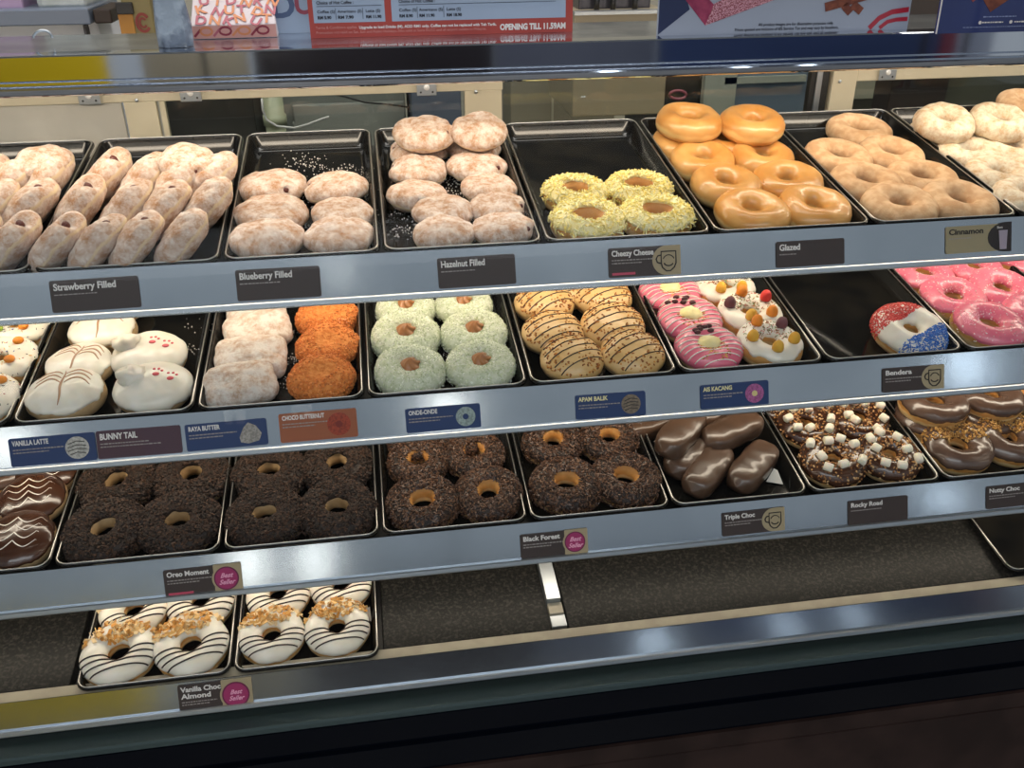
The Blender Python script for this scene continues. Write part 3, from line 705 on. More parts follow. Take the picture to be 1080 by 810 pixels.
BUILD = dict(powder=P_powder, log=P_log, cheese=P_cheese, glaze=P_glaze, cinn=P_cinn, dust=P_dust, face=P_face, gummy=P_gummy, latte=P_latte, bunny=P_bunny, pillow=P_pillow,
             orange=P_orange, onde=P_onde, apam=P_apam, kacang=P_kacang, bendera=P_bendera, pink=P_pink, feather=P_feather, oreo=P_oreo, forest=P_forest, bar=P_bar, rocky=P_rocky,
             nutty=P_nutty, nutless=lambda i: P_nutty(i, False), almond=P_almond, plain=P_plain)
NV = dict(powder=5, log=4, glaze=4, cinn=4, dust=3, gummy=3, oreo=3, forest=3, bar=3, rocky=3, onde=2, cheese=2, apam=2, orange=2, pillow=3, pink=3, latte=2, bunny=2, almond=3, kacang=2, nutty=2, feather=2, face=2)
USED = {}; COUNT = {}
def get(kind):
    i = COUNT.get(kind, 0); COUNT[kind] = i + 1; v = i % NV.get(kind, 1)
    if (kind, v) not in PROTO: PROTO[(kind, v)] = BUILD[kind](v); return PROTO[(kind, v)]
    r, dia, hh = PROTO[(kind, v)]; c = r.copy(); COL.objects.link(c)
    for ch in list(r.children):
        q = ch.copy(); COL.objects.link(q); q.parent = c
    return c, dia, hh
RG = random.Random(5); CL = []
def place(k, kind, x, y, wpx, label, group=None, lift=0.0, pitch=0, roll=0, yaw=None, R=None, cat='doughnut', name=None):
    r, dia, hh = get(kind); h = FLOOR + hh / 2 + lift
    if R is not None: h = FLOOR + .030 + lift
    p, t = on_shelf(k, x, y, h)
    sc = max(.82, min(1.10, wpx * t / FPX / dia)) if wpx else 1.0
    if lift < .02:                                # keep the front row behind the tray's front wall
        ext = dia * sc * .5 * (1.0 if R is None else .80) if wpx else .040
        s0 = ((p.y - SH[k][0]) + h * ST) / CT; mn = (.0100 if R is None else .006) + ext
        if s0 < mn:
            CL.append((label[:40], round(mn - s0, 4))); p = S(k, p.x, mn, h)
        tx_ = TX.get(k)
        if tx_ and wpx and R is None:             # and clear of the tray's side walls
            for i in range(len(tx_) - 1):
                if tx_[i] <= p.x < tx_[i + 1]:
                    rr_ = dia * sc * .5 * .90 + .006
                    if tx_[i + 1] - tx_[i] > 2 * rr_: p.x = min(max(p.x, tx_[i] + rr_), tx_[i + 1] - rr_)
                    break
    if yaw is None: yaw = RG.uniform(0, 360)
    if R is None: Rm = TRAYROT @ Matrix.Rotation(math.radians(pitch), 4, 'X') @ Matrix.Rotation(math.radians(roll), 4, 'Y') @ Matrix.Rotation(math.radians(yaw), 4, 'Z')
    else: Rm = TRAYROT @ R
    r.matrix_world = Matrix.Translation(p) @ Rm @ Matrix.Diagonal((sc, sc, sc, 1)) @ Matrix.Translation((0, 0, -hh / 2))
    tag(r, label, cat, group)
    return r
def rowset(k, kind, desc, where, group, items, yaw=None, **kw):
    for it in items:
        x, y, wp, pos = it[:4]; opt = dict(kw); opt.update(it[4] if len(it) > 4 else {})
        if yaw is not None and 'yaw' not in opt: opt['yaw'] = yaw + RG.uniform(-7, 7)
        place(k, kind, x, y, wp, f'{desc}, {pos}, {where}', group, **opt)

# ---- top shelf
def lean(az=-38, up=44, spin=0):
    """disc standing on its edge: filling hole (local +X) up and back, face normal leaning left"""
    ax = Vector((.55, .55, .47)).normalized()
    n = Vector((-.72, .10, .66)); n = (n - ax * n.dot(ax)).normalized(); yv = n.cross(ax)
    return Matrix((ax, yv, n)).transposed().to_4x4()
LG = lean()
W = 'above Strawberry Filled tag'
for x, y, pos in ((111, 189, 'back row far left'), (150, 192, 'back row second'), (184, 196, 'back row third'), (222, 190, 'back row far right'),
                  (84, 218, 'middle row far left'), (132, 221, 'middle row second'), (172, 222, 'middle row third'), (217, 218, 'middle row far right'),
                  (61, 257, 'front row far left'), (102, 259, 'front row second'), (142, 260, 'front row third'), (190, 258, 'front row far right')):
    g = RG.uniform(-.12, .12)
    place(1, 'log', x, y, 82, f'powdered filled doughnut on edge, {pos}, {W}', 'powdered oblongs', R=Matrix.Rotation(g, 4, 'Z') @ LG, lift=.002)
place(1, 'powder', 197, 172, 62, 'powdered doughnut lying flatter on top at back of Strawberry Filled tray', 'powdered oblongs', lift=.040, pitch=12, yaw=-40)
W = 'tray at far left of top shelf'
for x, y, pos in ((50, 190, 'back right'), (16, 192, 'back second from right'), (31, 221, 'middle right'), (-8, 222, 'middle left'), (13, 257, 'front right'), (-30, 258, 'front left'), (-20, 194, 'back left')):
    place(1, 'log', x, y, 84, f'powdered filled doughnut on edge, {pos}, {W}', 'powdered oblongs', R=Matrix.Rotation(RG.uniform(-.1, .1), 4, 'Z') @ LG, lift=.002)
place(1, 'powder', 45, 172, 58, 'powdered doughnut lying on top at back of far left tray', 'powdered oblongs', lift=.036, pitch=10, yaw=-40)
rowset(1, 'powder', 'round powdered filled doughnut', 'above Blueberry Filled tag', 'powdered rounds above the blueberry tag',
       [(286, 197, 74, 'back left', dict(yaw=20)), (354, 199, 68, 'back right', dict(yaw=200)), (285, 227, 80, 'middle left', dict(yaw=150)), (362, 226, 70, 'middle right', dict(yaw=120)),
        (271, 255, 84, 'front left', dict(yaw=80)), (357, 255, 80, 'front right', dict(yaw=240))], pitch=-5)
rowset(1, 'powder', 'round powdered filled doughnut', 'above Hazelnut Filled tag', 'powdered rounds above the hazelnut tag',
       [(441, 160, 64, 'beneath the topmost left one', dict(yaw=200)), (500, 157, 62, 'beneath the topmost right one', dict(yaw=90)),
        (447, 141, 64, 'topmost left of the stack', dict(lift=.032, yaw=5, pitch=8)), (505, 139, 64, 'topmost right of the stack', dict(lift=.032, yaw=80, pitch=8)),
        (441, 180, 66, 'left column second row'), (503, 177, 64, 'right column second row'), (440, 207, 66, 'left column third row'), (516, 199, 64, 'right column third row'),
        (467, 224, 68, 'left column fourth row'), (527, 219, 66, 'right column fourth row'), (469, 250, 70, 'left column front row'), (535, 244, 70, 'right column front row')], pitch=-4)
rowset(1, 'cheese', 'ring doughnut with yellow cheese shreds', 'in Cheezy Cheese tray', 'cheese shred doughnuts',
       [(607, 207, 69, 'back left'), (673, 203, 69, 'back right'), (620, 236, 77, 'front left'), (692, 231, 76, 'front right')])
rowset(1, 'glaze', 'shiny golden glazed ring', 'above Glazed tag', 'glazed rings',
       [(720, 151, 66, 'beneath the topmost left one'), (765, 152, 62, 'beneath the topmost right one'), (727, 129, 68, 'topmost left of the stack', dict(lift=.032)), (793, 131, 67, 'topmost right of the stack', dict(lift=.032)),
        (741, 170, 70, 'second row left'), (804, 167, 68, 'second row right'), (766, 197, 77, 'third row left'), (830, 193, 76, 'third row right'), (795, 227, 84, 'front row left'), (861, 224, 84, 'front row right')], pitch=4)
rowset(1, 'cinn', 'matte tan sugared ring', 'between glazed and white dusted trays', 'cinnamon rings',
       [(906, 139, 66, 'rearmost single'), (881, 167, 72, 'second row left'), (940, 164, 68, 'second row right'), (913, 194, 76, 'third row left'), (972, 190, 74, 'third row right'),
        (949, 218, 80, 'front row left'), (1013, 215, 82, 'front row right')], pitch=4)
rowset(1, 'dust', 'white dusted ring', 'right end of top shelf', 'white dusted rings',
       [(972, 142, 60, 'beneath topmost left one'), (1032, 146, 60, 'beneath topmost right one'), (996, 130, 62, 'topmost left', dict(lift=.030, pitch=10)), (1053, 129, 62, 'topmost right', dict(lift=.030, pitch=10)),
        (1016, 164, 66, 'second row left'), (1066, 160, 60, 'second row right'), (1050, 187, 72, 'third row left'), (1100, 184, 70, 'third row right'), (1082, 210, 76, 'front row')])
place(1, 'cinn', 1082, 110, 60, 'plain tan ring peeking in at right edge behind white dusted rings', None, lift=.03)

# ---- second shelf
rowset(2, 'face', 'white iced ring with candy face', 'leftmost tray, second shelf', 'candy face rings',
       [(22, 347, 70, 'back one'), (5, 384, 78, 'middle one'), (-14, 428, 84, 'front one')], yaw=10)
rowset(2, 'latte', 'white iced doughnut with brown feathering', 'left column, second shelf', 'white feathered doughnuts',
       [(122, 324, 62, 'mostly hidden rearmost'), (109, 350, 70, 'back'), (85, 387, 70, 'middle'), (68, 424, 82, 'front')], yaw=-5, pitch=5)
rowset(2, 'bunny', 'white iced doughnut with pink paw prints and raised tail', 'second shelf', 'paw print doughnuts',
       [(158, 376, 77, 'back one'), (160, 417, 81, 'front one')], yaw=0, pitch=4)
rowset(2, 'pillow', 'square powdered pillow doughnut', 'behind Raya Butter tag', 'powdered pillows',
       [(270, 327, 62, 'rearmost'), (272, 348, 70, 'third from front'), (265, 377, 76, 'second from front'), (253, 410, 76, 'frontmost')], yaw=0, pitch=9)
rowset(2, 'orange', 'round orange crumb coated doughnut', 'second shelf', 'orange crumb doughnuts',
       [(345, 334, 66, 'back of three'), (346, 365, 66, 'middle of three'), (339, 399, 71, 'front of three')], yaw=0, pitch=9)
rowset(2, 'onde', 'pale green coconut ring with caramel dollop', 'second shelf', 'pale green coconut rings',
       [(428, 327, 62, 'back left'), (489, 323, 60, 'back right'), (428, 356, 72, 'middle left'), (500, 353, 70, 'middle right'), (433, 394, 74, 'front left'), (507, 388, 73, 'front right')], yaw=0, pitch=4)
rowset(2, 'apam', 'tan iced doughnut with dark stripes', 'above Apam Balik tag', 'tan striped doughnuts',
       [(598, 306, 56, 'rearmost'), (574, 320, 64, 'back left'), (635, 314, 62, 'back right'), (583, 352, 66, 'middle left'), (646, 345, 68, 'middle right'), (605, 384, 68, 'front left'), (668, 377, 68, 'front right')], yaw=12, pitch=8)
rowset(2, 'kacang', 'pink ring with white stripes and cream centre', 'second shelf', 'pink striped rings',
       [(704, 311, 62, 'back of three'), (727, 339, 67, 'middle of three'), (747, 369, 68, 'front of three')], yaw=5, pitch=5)
for x, y, wp, pos in ((764, 305, 64, 'back one with orange and red gummies'), (790, 332, 69, 'middle one'), (812, 364, 70, 'front one nearest the empty tray')):
    place(2, 'gummy', x, y, wp, f'white iced ring topped with sugary gummies, {pos}', 'gummy topped rings', yaw=0, pitch=3)
place(2, 'bendera', 960, 352, 78, 'ring doughnut with red, white and blue topping alone in its tray', None, yaw=-4, pitch=8)
rowset(2, 'pink', 'bright pink iced ring', 'right of the Bendera tray', 'pink iced rings',
       [(973, 291, 64, 'back left'), (1026, 285, 60, 'back right'), (1004, 316, 68, 'middle left'), (1055, 308, 70, 'middle right'), (1044, 347, 78, 'front left'), (1092, 335, 70, 'front right')], pitch=4)
place(2, 'pink', 1082, 278, 58, 'bright pink iced ring at the far right edge in the next tray', None)

# ---- third shelf
rowset(3, 'feather', 'chocolate doughnut with white feathered lines', 'left of third shelf', 'feathered chocolate doughnuts',
       [(50, 499, 66, 'rearmost right'), (35, 528, 70, 'second from front'), (20, 573, 76, 'frontmost')], yaw=8, pitch=6)
place(3, 'nutless', 2, 498, 66, 'chocolate ring at far left edge behind the feathered doughnuts', None)
rowset(3, 'oreo', 'dark cookie crumb ring', 'leftmost crumb tray, third shelf', 'dark crumb rings',
       [(125, 511, 79, 'back left'), (203, 504, 78, 'back right'), (111, 562, 84, 'front left'), (189, 553, 84, 'front right')], pitch=3)
rowset(3, 'oreo', 'dark cookie crumb ring', 'second crumb tray from left', 'dark crumb rings',
       [(285, 500, 75, 'back left'), (356, 492, 74, 'back right'), (279, 549, 80, 'front left'), (356, 540, 80, 'front right')], pitch=3)
rowset(3, 'forest', 'small chocolate sprinkle ring', 'third tray from left, third shelf', 'chocolate sprinkle rings',
       [(437, 466, 56, 'rear left'), (486, 462, 54, 'rear right'), (441, 488, 61, 'middle left'), (500, 480, 62, 'middle right'), (446, 532, 73, 'front left'), (518, 522, 70, 'front right')], pitch=5)
rowset(3, 'forest', 'chocolate sprinkle ring', 'above Black Forest tag', 'chocolate sprinkle rings',
       [(583, 468, 63, 'back left'), (642, 464, 62, 'back right'), (597, 513, 73, 'front left'), (661, 507, 72, 'front right')], pitch=5)
def bar(x, y, pos, yaw, lift=0, pitch=0): place(3, 'bar', x, y, None, f'glossy chocolate coated loaf, {pos}, above Triple Choc tag', 'chocolate coated loaves', lift=lift, yaw=yaw, pitch=pitch, cat='chocolate cake')
bar(690, 446, 'far left rear', -70); bar(728, 478, 'underneath at left', -46); bar(757, 432, 'rearmost', -60); bar(718, 456, 'uppermost at left', -44, .026)
bar(772, 455, 'back right', -66, .016); bar(747, 496, 'front left', -44); bar(794, 492, 'front right', -46)
rowset(3, 'rocky', 'chocolate ring with mini marshmallows', 'above Rocky Road tag', 'marshmallow rings',
       [(828, 431, 54, 'rear left', dict(lift=-.004)), (884, 425, 52, 'rear right', dict(lift=-.004)), (850, 449, 62, 'middle left'), (905, 443, 62, 'middle right'), (878, 487, 68, 'front left'), (937, 482, 66, 'front right')], pitch=5)
W = 'above Nutty Choc tag'
place(3, 'nutless', 966, 443, 70, f'lower chocolate ring stacked beneath another, left, {W}', 'nut and chocolate rings')
place(3, 'nutless', 1036, 440, 66, f'lower chocolate ring stacked beneath another, right, {W}', 'nut and chocolate rings')
place(3, 'nutty', 995, 417, 58, f'nut topped chocolate ring at rear, {W}', 'nut and chocolate rings', yaw=0)
place(3, 'nutless', 984, 427, 74, f'upper smooth chocolate ring, back left, {W}', 'nut and chocolate rings', lift=.026)
place(3, 'nutless', 1042, 420, 68, f'upper smooth chocolate ring, back right, {W}', 'nut and chocolate rings', lift=.026)
place(3, 'nutty', 1009, 472, 73, f'nut topped chocolate ring, front left, {W}', 'nut and chocolate rings', yaw=-5, pitch=8)
place(3, 'nutty', 1062, 463, 74, f'nut topped chocolate ring, front right, {W}', 'nut and chocolate rings', yaw=-5, pitch=8)
place(3, 'plain', 1088, 416, 62, 'plain golden ring at the far right edge of third shelf', None)

# ---- lowest shelf
rowset(4, 'almond', 'white iced ring with almonds and dark stripes', 'left tray, lowest shelf', 'almond topped iced rings',
       [(142, 645, 68, 'back left', dict(yaw=20)), (213, 635, 70, 'back right', dict(yaw=10)), (126, 693, 77, 'front left', dict(yaw=8)), (202, 683, 80, 'front right', dict(yaw=14))], pitch=2)
rowset(4, 'almond', 'white iced ring with almonds and dark stripes', 'right tray, lowest shelf', 'almond topped iced rings',
       [(294, 628, 66, 'back left', dict(yaw=12)), (360, 618, 64, 'back right', dict(yaw=15)), (287, 671, 68, 'front left', dict(yaw=4)), (356, 663, 68, 'front right', dict(yaw=4))], pitch=2)

#PART3
# ------------------------------------------------------------------ tags on the rails
def facemat(name, h, **k): return mat(name, lin(h), rough=.45, **k)
K_brown = facemat('dark_brown_tag', '#3c302d'); K_blue = facemat('navy_tag', '#1e3765'); K_plum = facemat('plum_tag', '#4a2f3c'); K_oran = facemat('orange_brown_tag', '#9a5636'); K_beige = facemat('beige_tag', '#9c9070')
K_txt = mat('tag_lettering', lin('#e4e0dc'), rough=.5); K_dim = mat('tag_small_print', lin('#9a928e'), rough=.5); K_pinkt = mat('tag_pink_print', lin('#c04a62'), rough=.5)
K_kraft = facemat('kraft_beige', '#a89878'); K_mag = facemat('magenta_badge', '#a02a62'); K_dk = facemat('dark_print', '#241c1a'); K_pkl = mat('pink_lettering', lin('#eda6c4'), rough=.5); K_gold = mat('pale_gold_lettering', lin('#e8dfa8'), rough=.5)
K_badge = facemat('badge_rim', '#6d1a45')
def tag_frame(k, px0, v0):
    """frame on the rail's face: x along, y up the face, z out of it; px0 = pixel column of the left edge"""
    (xa, ya), (xb, yb) = rail_px[k]; y = ya + (yb - ya) * px0 / 1080 + 14
    X = None; d = ray(px0, y); P = rail_pt(k, 0, v0); n = np.array([0, -math.cos(RT), math.sin(RT)])
    q0 = np.array([P.x, P.y, P.z - H0]); t = (n @ q0) / (n @ d); X = (d * t)[0]
    P = rail_pt(k, X, v0, .0004)
    ex = Vector((1, 0, 0)); ey = Vector((0, math.sin(RT), math.cos(RT))); ez = ex.cross(ey)
    M = Matrix((ex, ey, ez)).transposed().to_4x4(); M.translation = P; return M
def width_px(k, a, b): return (tag_frame(k, b, 0).translation - tag_frame(k, a, 0).translation).x
def rr2(w_, h_, r, n=5): return [(x, y) for x, y in rrect(0, w_, 0, h_, r, n)]
def small_print(root, x, y, lines, m, hgt=.0018, seed=0):
    rg = random.Random(seed); b = MB(); 
    for q, ln in enumerate(lines):
        cx = x
        while cx < x + ln:
            wd = min(rg.uniform(.0016, .0045), x + ln - cx + .0004); b.box((cx + wd / 2, y - q * .0036, .0001), (wd, hgt * rg.uniform(.6, .85), .0002)); cx += wd + .0009
    o = b.build('small_print', m, root, smooth=False); o.matrix_local = T(0, 0, .0010); return o
def rail_tag(k, a, b, title, m, label, v=(.010, .0455), tsize=.0085, emblem=None, tm=None, sub=None, tx=.004, two=None, fill=.62):
    W_ = width_px(k, a, b); Hh = v[1] - v[0]; M = tag_frame(k, a, v[1]); M = M @ T(0, 0, .0002) @ Matrix.Rotation(RG.uniform(-.01, .012), 4, 'Z')
    r = empty('flavour_tag', label, 'label tag', 'flavour tags on the shelf rails', M)
    poly('card', rr2(W_, Hh, .0025), m, r, T(0, 0, 0), .0008)
    tw = W_ * fill
    text_mesh('lettering', title, tsize, tm or K_txt, r, T(tx, Hh - tsize * 1.05, .0010), bold=tsize * .028, width=tw)
    y = Hh - tsize * 1.05 - .0050
    if two: text_mesh('lettering', two, tsize, tm or K_txt, r, T(tx, Hh - tsize * 2.05, .0010), bold=tsize * .028, width=W_ * .40); y -= tsize
    avail = W_ * (.58 if emblem else .8)
    small_print(r, tx, y, sub if sub is not None else [avail, avail * .7], K_dim, seed=a)
    if title.split()[0] in ('Cheezy', 'Oreo', 'Vanilla'):
        q = MB(); q.box((0, 0, .0001), (W_ * .32, .0030, .0002)); o = q.build('pink_print', K_pinkt, r, smooth=False); o.matrix_local = T(tx + W_ * .16, Hh * .12, .0010)
    e = W_ - Hh * .47
    if emblem == 'mug':
        poly('badge_ground', rr2(Hh * .5, Hh, .001), K_kraft, r, T(W_ - Hh * .5, 0, .0004), .0008)
        bd = poly('badge_round', circle_pts(0, 0, Hh * .5), K_kraft, r, T(W_ - Hh * .5, Hh / 2, .0003), .0008)
        q = MB(); c = Hh
        stroke(q, [(-.22 * c, .30 * c), (.30 * c, .30 * c), (.30 * c, -.10 * c), (.24 * c, -.24 * c), (.10 * c, -.36 * c), (-.05 * c, -.36 * c), (-.18 * c, -.24 * c), (-.22 * c, -.10 * c)], .0016, closed=True)
        stroke(q, [(-.22 * c, .18 * c), (-.34 * c, .16 * c), (-.40 * c, .05 * c), (-.36 * c, -.06 * c), (-.24 * c, -.10 * c)], .0016)
        stroke(q, [(.04 * c + .2 * c * math.cos(t), -.02 * c + .2 * c * math.sin(t)) for t in [j * .35 for j in range(1, 9)]], .0011)
        stroke(q, [(.04 * c + .17 * c * math.cos(t), -.06 * c + .13 * c * math.sin(t)) for t in [3.4 + j * .35 for j in range(8)]], .0016)
        o = q.build('mug_emblem', K_dk, bd, smooth=False); o.matrix_local = T(Hh * .03, 0, .0010)
    elif emblem == 'seller':
        poly('badge_ground', rr2(Hh * .95, Hh * 1.02, .001), K_kraft, r, T(W_ - Hh * .95, 0, .0004), .0008)
        poly('badge_edge', circle_pts(0, 0, Hh * .47), K_kraft, r, T(e - .003, Hh / 2, .0006), .0008)
        poly('badge_rim', circle_pts(0, 0, Hh * .43), K_badge, r, T(e - .002, Hh / 2, .0009), .0008)
        bd = poly('badge', circle_pts(0, 0, Hh * .38), K_mag, r, T(e - .002, Hh / 2, .0011), .0008)
        text_mesh('badge_lettering', 'Best', .0085, K_pkl, bd, T(0, .0012, .0010), align='CENTER', shear=.4, bold=.0002)
        text_mesh('badge_lettering', 'Seller', .0085, K_pkl, bd, T(0, -.0075, .0010), align='CENTER', shear=.4, bold=.0002)
    elif emblem == 'cup':
        q = poly('dark_corner', [(Hh * .75 * math.cos(t), Hh * .55 * math.sin(t)) for t in [1.57 + j * .314 for j in range(11)]] + [(Hh * .22, -Hh * .55), (Hh * .22, Hh * .55)], K_dk, r, T(W_ - Hh * .22, Hh * .5, .0004), .0008)
        c = MB(); c.add([(-.006, .010, .0), (.006, .010, .0), (.0045, -.014, 0), (-.0045, -.014, 0), (-.006, .010, .0006), (.006, .010, .0006), (.0045, -.014, .0006), (-.0045, -.014, .0006)], [(4, 7, 6, 5), (0, 4, 5, 1), (1, 5, 6, 2), (2, 6, 7, 3), (3, 7, 4, 0)])
        o = c.build('cup_picture', mat('cup_print', lin('#a49aa8'), rough=.5), r, smooth=False); o.matrix_local = T(W_ - Hh * .35, Hh * .46, .0013)
        text_mesh('lettering', 'Best', .0045, K_txt, r, T(W_ - Hh * .6, Hh * .82, .0014)); 
    elif emblem in ('disc', 'ring', 'pinkring', 'stripe', 'square', 'orangeblob'):
        cm_ = {'disc': '#c8c4bc', 'ring': '#9fb0ac', 'pinkring': '#b4629a', 'stripe': '#8a7a68', 'square': '#a9a39c', 'orangeblob': '#a8432a'}[emblem]
        mm = mat('print_' + emblem, lin(cm_), tuple(c * .6 for c in lin(cm_)), scale=400, rough=.6)
        rad_ = Hh * .40; cx = W_ - Hh * .62
        pts = circle_pts(0, 0, rad_) if emblem != 'square' else [(rad_ * 1.1 * x, rad_ * 1.1 * y) for x, y in ((-.9, -.3), (-.5, .5), (-.1, .9), (.5, .6), (.95, -.1), (.7, -.7), (-.2, -.9), (-.8, -.75))]
        bd = poly('doughnut_picture', pts, mm, r, T(cx, Hh / 2, .0006), .0008)
        if emblem in ('ring', 'pinkring', 'orangeblob'): poly('picture_hole', circle_pts(0, 0, rad_ * .3), {'ring': K_blue, 'pinkring': mat('print_cream', lin('#d8c88a'), rough=.6), 'orangeblob': mat('print_dark_orange', lin('#7a2c20'), rough=.6)}[emblem], bd, T(0, 0, .0005), .0008)
        if emblem in ('disc', 'stripe'):
            q = MB()
            for j in range(4):
                yy = (-.5 + j * .33) * rad_; xw = math.sqrt(rad_ ** 2 - yy * yy) * .8
                stroke(q, [(-xw, yy - .0015), (0, yy + .0015), (xw, yy)], .0009)
            o = q.build('picture_lines', K_dk, bd, smooth=False); o.matrix_local = T(0, 0, .0009)
    return r
rail_tag(1, 52, 146, 'Strawberry Filled', K_brown, 'dark tag reading Strawberry Filled on the top rail', tsize=.0105, sub=[.045], fill=.70)
rail_tag(1, 248, 337, 'Blueberry Filled', K_brown, 'dark tag reading Blueberry Filled on the top rail', tsize=.0105, sub=[.045])
rail_tag(1, 461, 543, 'Hazelnut Filled', K_brown, 'dark tag reading Hazelnut Filled on the top rail', tsize=.0105, sub=[.040], fill=.56)
rail_tag(1, 641, 717, 'Cheezy Cheese', K_brown, 'dark tag reading Cheezy Cheese with a beige mug emblem', tsize=.0095, emblem='mug', fill=.58)
rail_tag(1, 818, 890, 'Glazed', K_brown, 'dark tag reading Glazed on the top rail', tsize=.0105, sub=[.022], v=(.014, .046), fill=.30)
rail_tag(1, 997, 1066, 'Cinnamon', K_beige, 'beige tag reading Cinnamon with a cup picture', tsize=.0098, emblem='cup', tm=K_dk, sub=[.030], fill=.52, v=(.008, .042))
rail_tag(2, 9, 100, 'VANILLA LATTE', K_blue, 'navy tag reading VANILLA LATTE with round white doughnut picture', v=(.014, .047), tsize=.0082, emblem='disc', fill=.42)
rail_tag(2, 101, 190, 'BUNNY TAIL', K_plum, 'plum coloured tag reading BUNNY TAIL between two navy tags', v=(.013, .046), tsize=.0100, sub=[.055, .067], fill=.44)
rail_tag(2, 195, 281, 'RAYA BUTTER', K_blue, 'navy tag reading RAYA BUTTER with a square doughnut picture', v=(.014, .046), tsize=.0078, emblem='square', fill=.38)
rail_tag(2, 294, 376, 'CHOCO BUTTERNUT', K_oran, 'orange brown tag reading CHOCO BUTTERNUT', v=(.010, .045), tsize=.0075, emblem='orangeblob', fill=.54)
rail_tag(2, 427, 506, 'ONDE-ONDE', K_blue, 'navy tag reading ONDE-ONDE with a pale ring picture', v=(.016, .046), tsize=.0076, emblem='ring', fill=.38)
rail_tag(2, 606, 680, 'APAM BALIK', K_blue, 'navy tag reading APAM BALIK with a striped round picture', v=(.016, .047), tsize=.0078, emblem='stripe', tm=K_gold, fill=.42)
rail_tag(2, 738, 810, 'AIS KACANG', K_blue, 'navy tag reading AIS KACANG with a pink ring picture', v=(.016, .047), tsize=.0078, emblem='pinkring', tm=K_gold, fill=.42)
rail_tag(2, 930, 995, 'Bendera', K_brown, 'dark tag reading Bendera with a beige mug emblem', v=(.013, .045), tsize=.0088, emblem='mug', fill=.42)
rail_tag(3, 172, 254, 'Oreo Moment', K_brown, 'dark tag with pink best seller badge below the dark crumb rings', v=(.015, .051), tsize=.0090, emblem='seller', fill=.54)
rail_tag(3, 548, 619, 'Black Forest', K_brown, 'dark tag reading Black Forest with pink best seller badge', v=(.015, .048), tsize=.0090, emblem='seller', fill=.54)
rail_tag(3, 761, 827, 'Triple Choc', K_brown, 'dark tag reading Triple Choc with a beige mug emblem', v=(.013, .046), tsize=.0088, emblem='mug', fill=.48)
rail_tag(3, 894, 957, 'Rocky Road', K_brown, 'dark tag reading Rocky Road on the third rail', v=(.014, .050), tsize=.0088, sub=[.045], fill=.52)
rail_tag(3, 1040, 1106, 'Nutty Choc', K_brown, 'dark tag reading Nutty Choc cut off by the right edge', v=(.013, .046), tsize=.0088, emblem='mug', fill=.48)
rail_tag(4, 188, 266, 'Vanilla Choc', K_brown, 'dark tag reading Vanilla Choc Almond on the lowest rail', v=(.003, .045), tsize=.0095, emblem='seller', two='Almond', fill=.54, sub=[.045, .035])

# ------------------------------------------------------------------ sugar spilt in the trays, paper scraps
M_sugar = mat('sugar_grains', lin('#e8e0da'), rough=.8)
def spill(k, pts, n, name, label, seed, spread=12, m=None, sz=.0016):
    b = MB(); rg = random.Random(seed)
    for q in range(n):
        x, y = rg.choice(pts); p, t = on_shelf(k, x + rg.gauss(0, spread), y + rg.gauss(0, spread * .45), FLOOR + .0006)
        z = sz * rg.uniform(.4, 1.2); F = Matrix.Translation(p) @ TRAYROT @ Euler((rg.random() * 3, rg.random() * 3, rg.random() * 3)).to_matrix().to_4x4(); b.box((0, 0, 0), (z, z * .8, z * .5), F)
    tag(b.build(name, m or M_sugar, smooth=False), label, 'crumbs', None, 'stuff')
spill(1, [(320, 172), (345, 178), (375, 182), (382, 200), (385, 222), (325, 210), (335, 240)], 420, 'sugar_crumbs', 'white sugar grains scattered in the tray above the Blueberry Filled tag', 3)
spill(1, [(478, 190), (480, 205), (415, 225), (420, 245), (440, 238), (482, 170)], 260, 'sugar_crumbs', 'white sugar grains scattered in the tray above the Hazelnut Filled tag', 4, 9)
spill(2, [(305, 350), (312, 380), (305, 405), (240, 345)], 160, 'sugar_crumbs', 'sugar grains between the square pillows and the orange doughnuts', 5, 7)
spill(2, [(200, 345), (205, 370), (90, 350)], 50, 'sugar_crumbs', 'few sugar grains in the tray of feathered and paw print doughnuts', 6, 10)
spill(3, [(540, 590)], 2, 'dark_crumbs', 'tiny crumbs at the foot of the third rail', 7, 3)
bpy.data.objects.remove(bpy.data.objects['dark_crumbs'])
paper = mat('white_paper', lin('#e6e0d4'), rough=.8)
def scrap(k, quad, label, h=.001):
    P = [on_shelf(k, x, y, FLOOR + h + hh)[0] for x, y, hh in quad]; b = MB(); n = (P[1] - P[0]).cross(P[2] - P[0]).normalized() * .0004
    b.add([p for p in P] + [p + n for p in P], [(0, 1, 2, 3), (4, 7, 6, 5), (0, 4, 5, 1), (1, 5, 6, 2), (2, 6, 7, 3), (3, 7, 4, 0)])
    tag(b.build('paper_scrap', paper, smooth=False), label, 'paper', 'paper scraps in the trays')
scrap(3, [(808, 508, .001), (826, 511, .001), (820, 496, .012), (816, 494, .012)], 'folded white paper scrap beside the chocolate loaves')
scrap(4, [(386, 652, .001), (392, 656, .001), (390, 640, .016), (385, 642, .016)], 'small white paper scrap beside the rightmost almond ring')

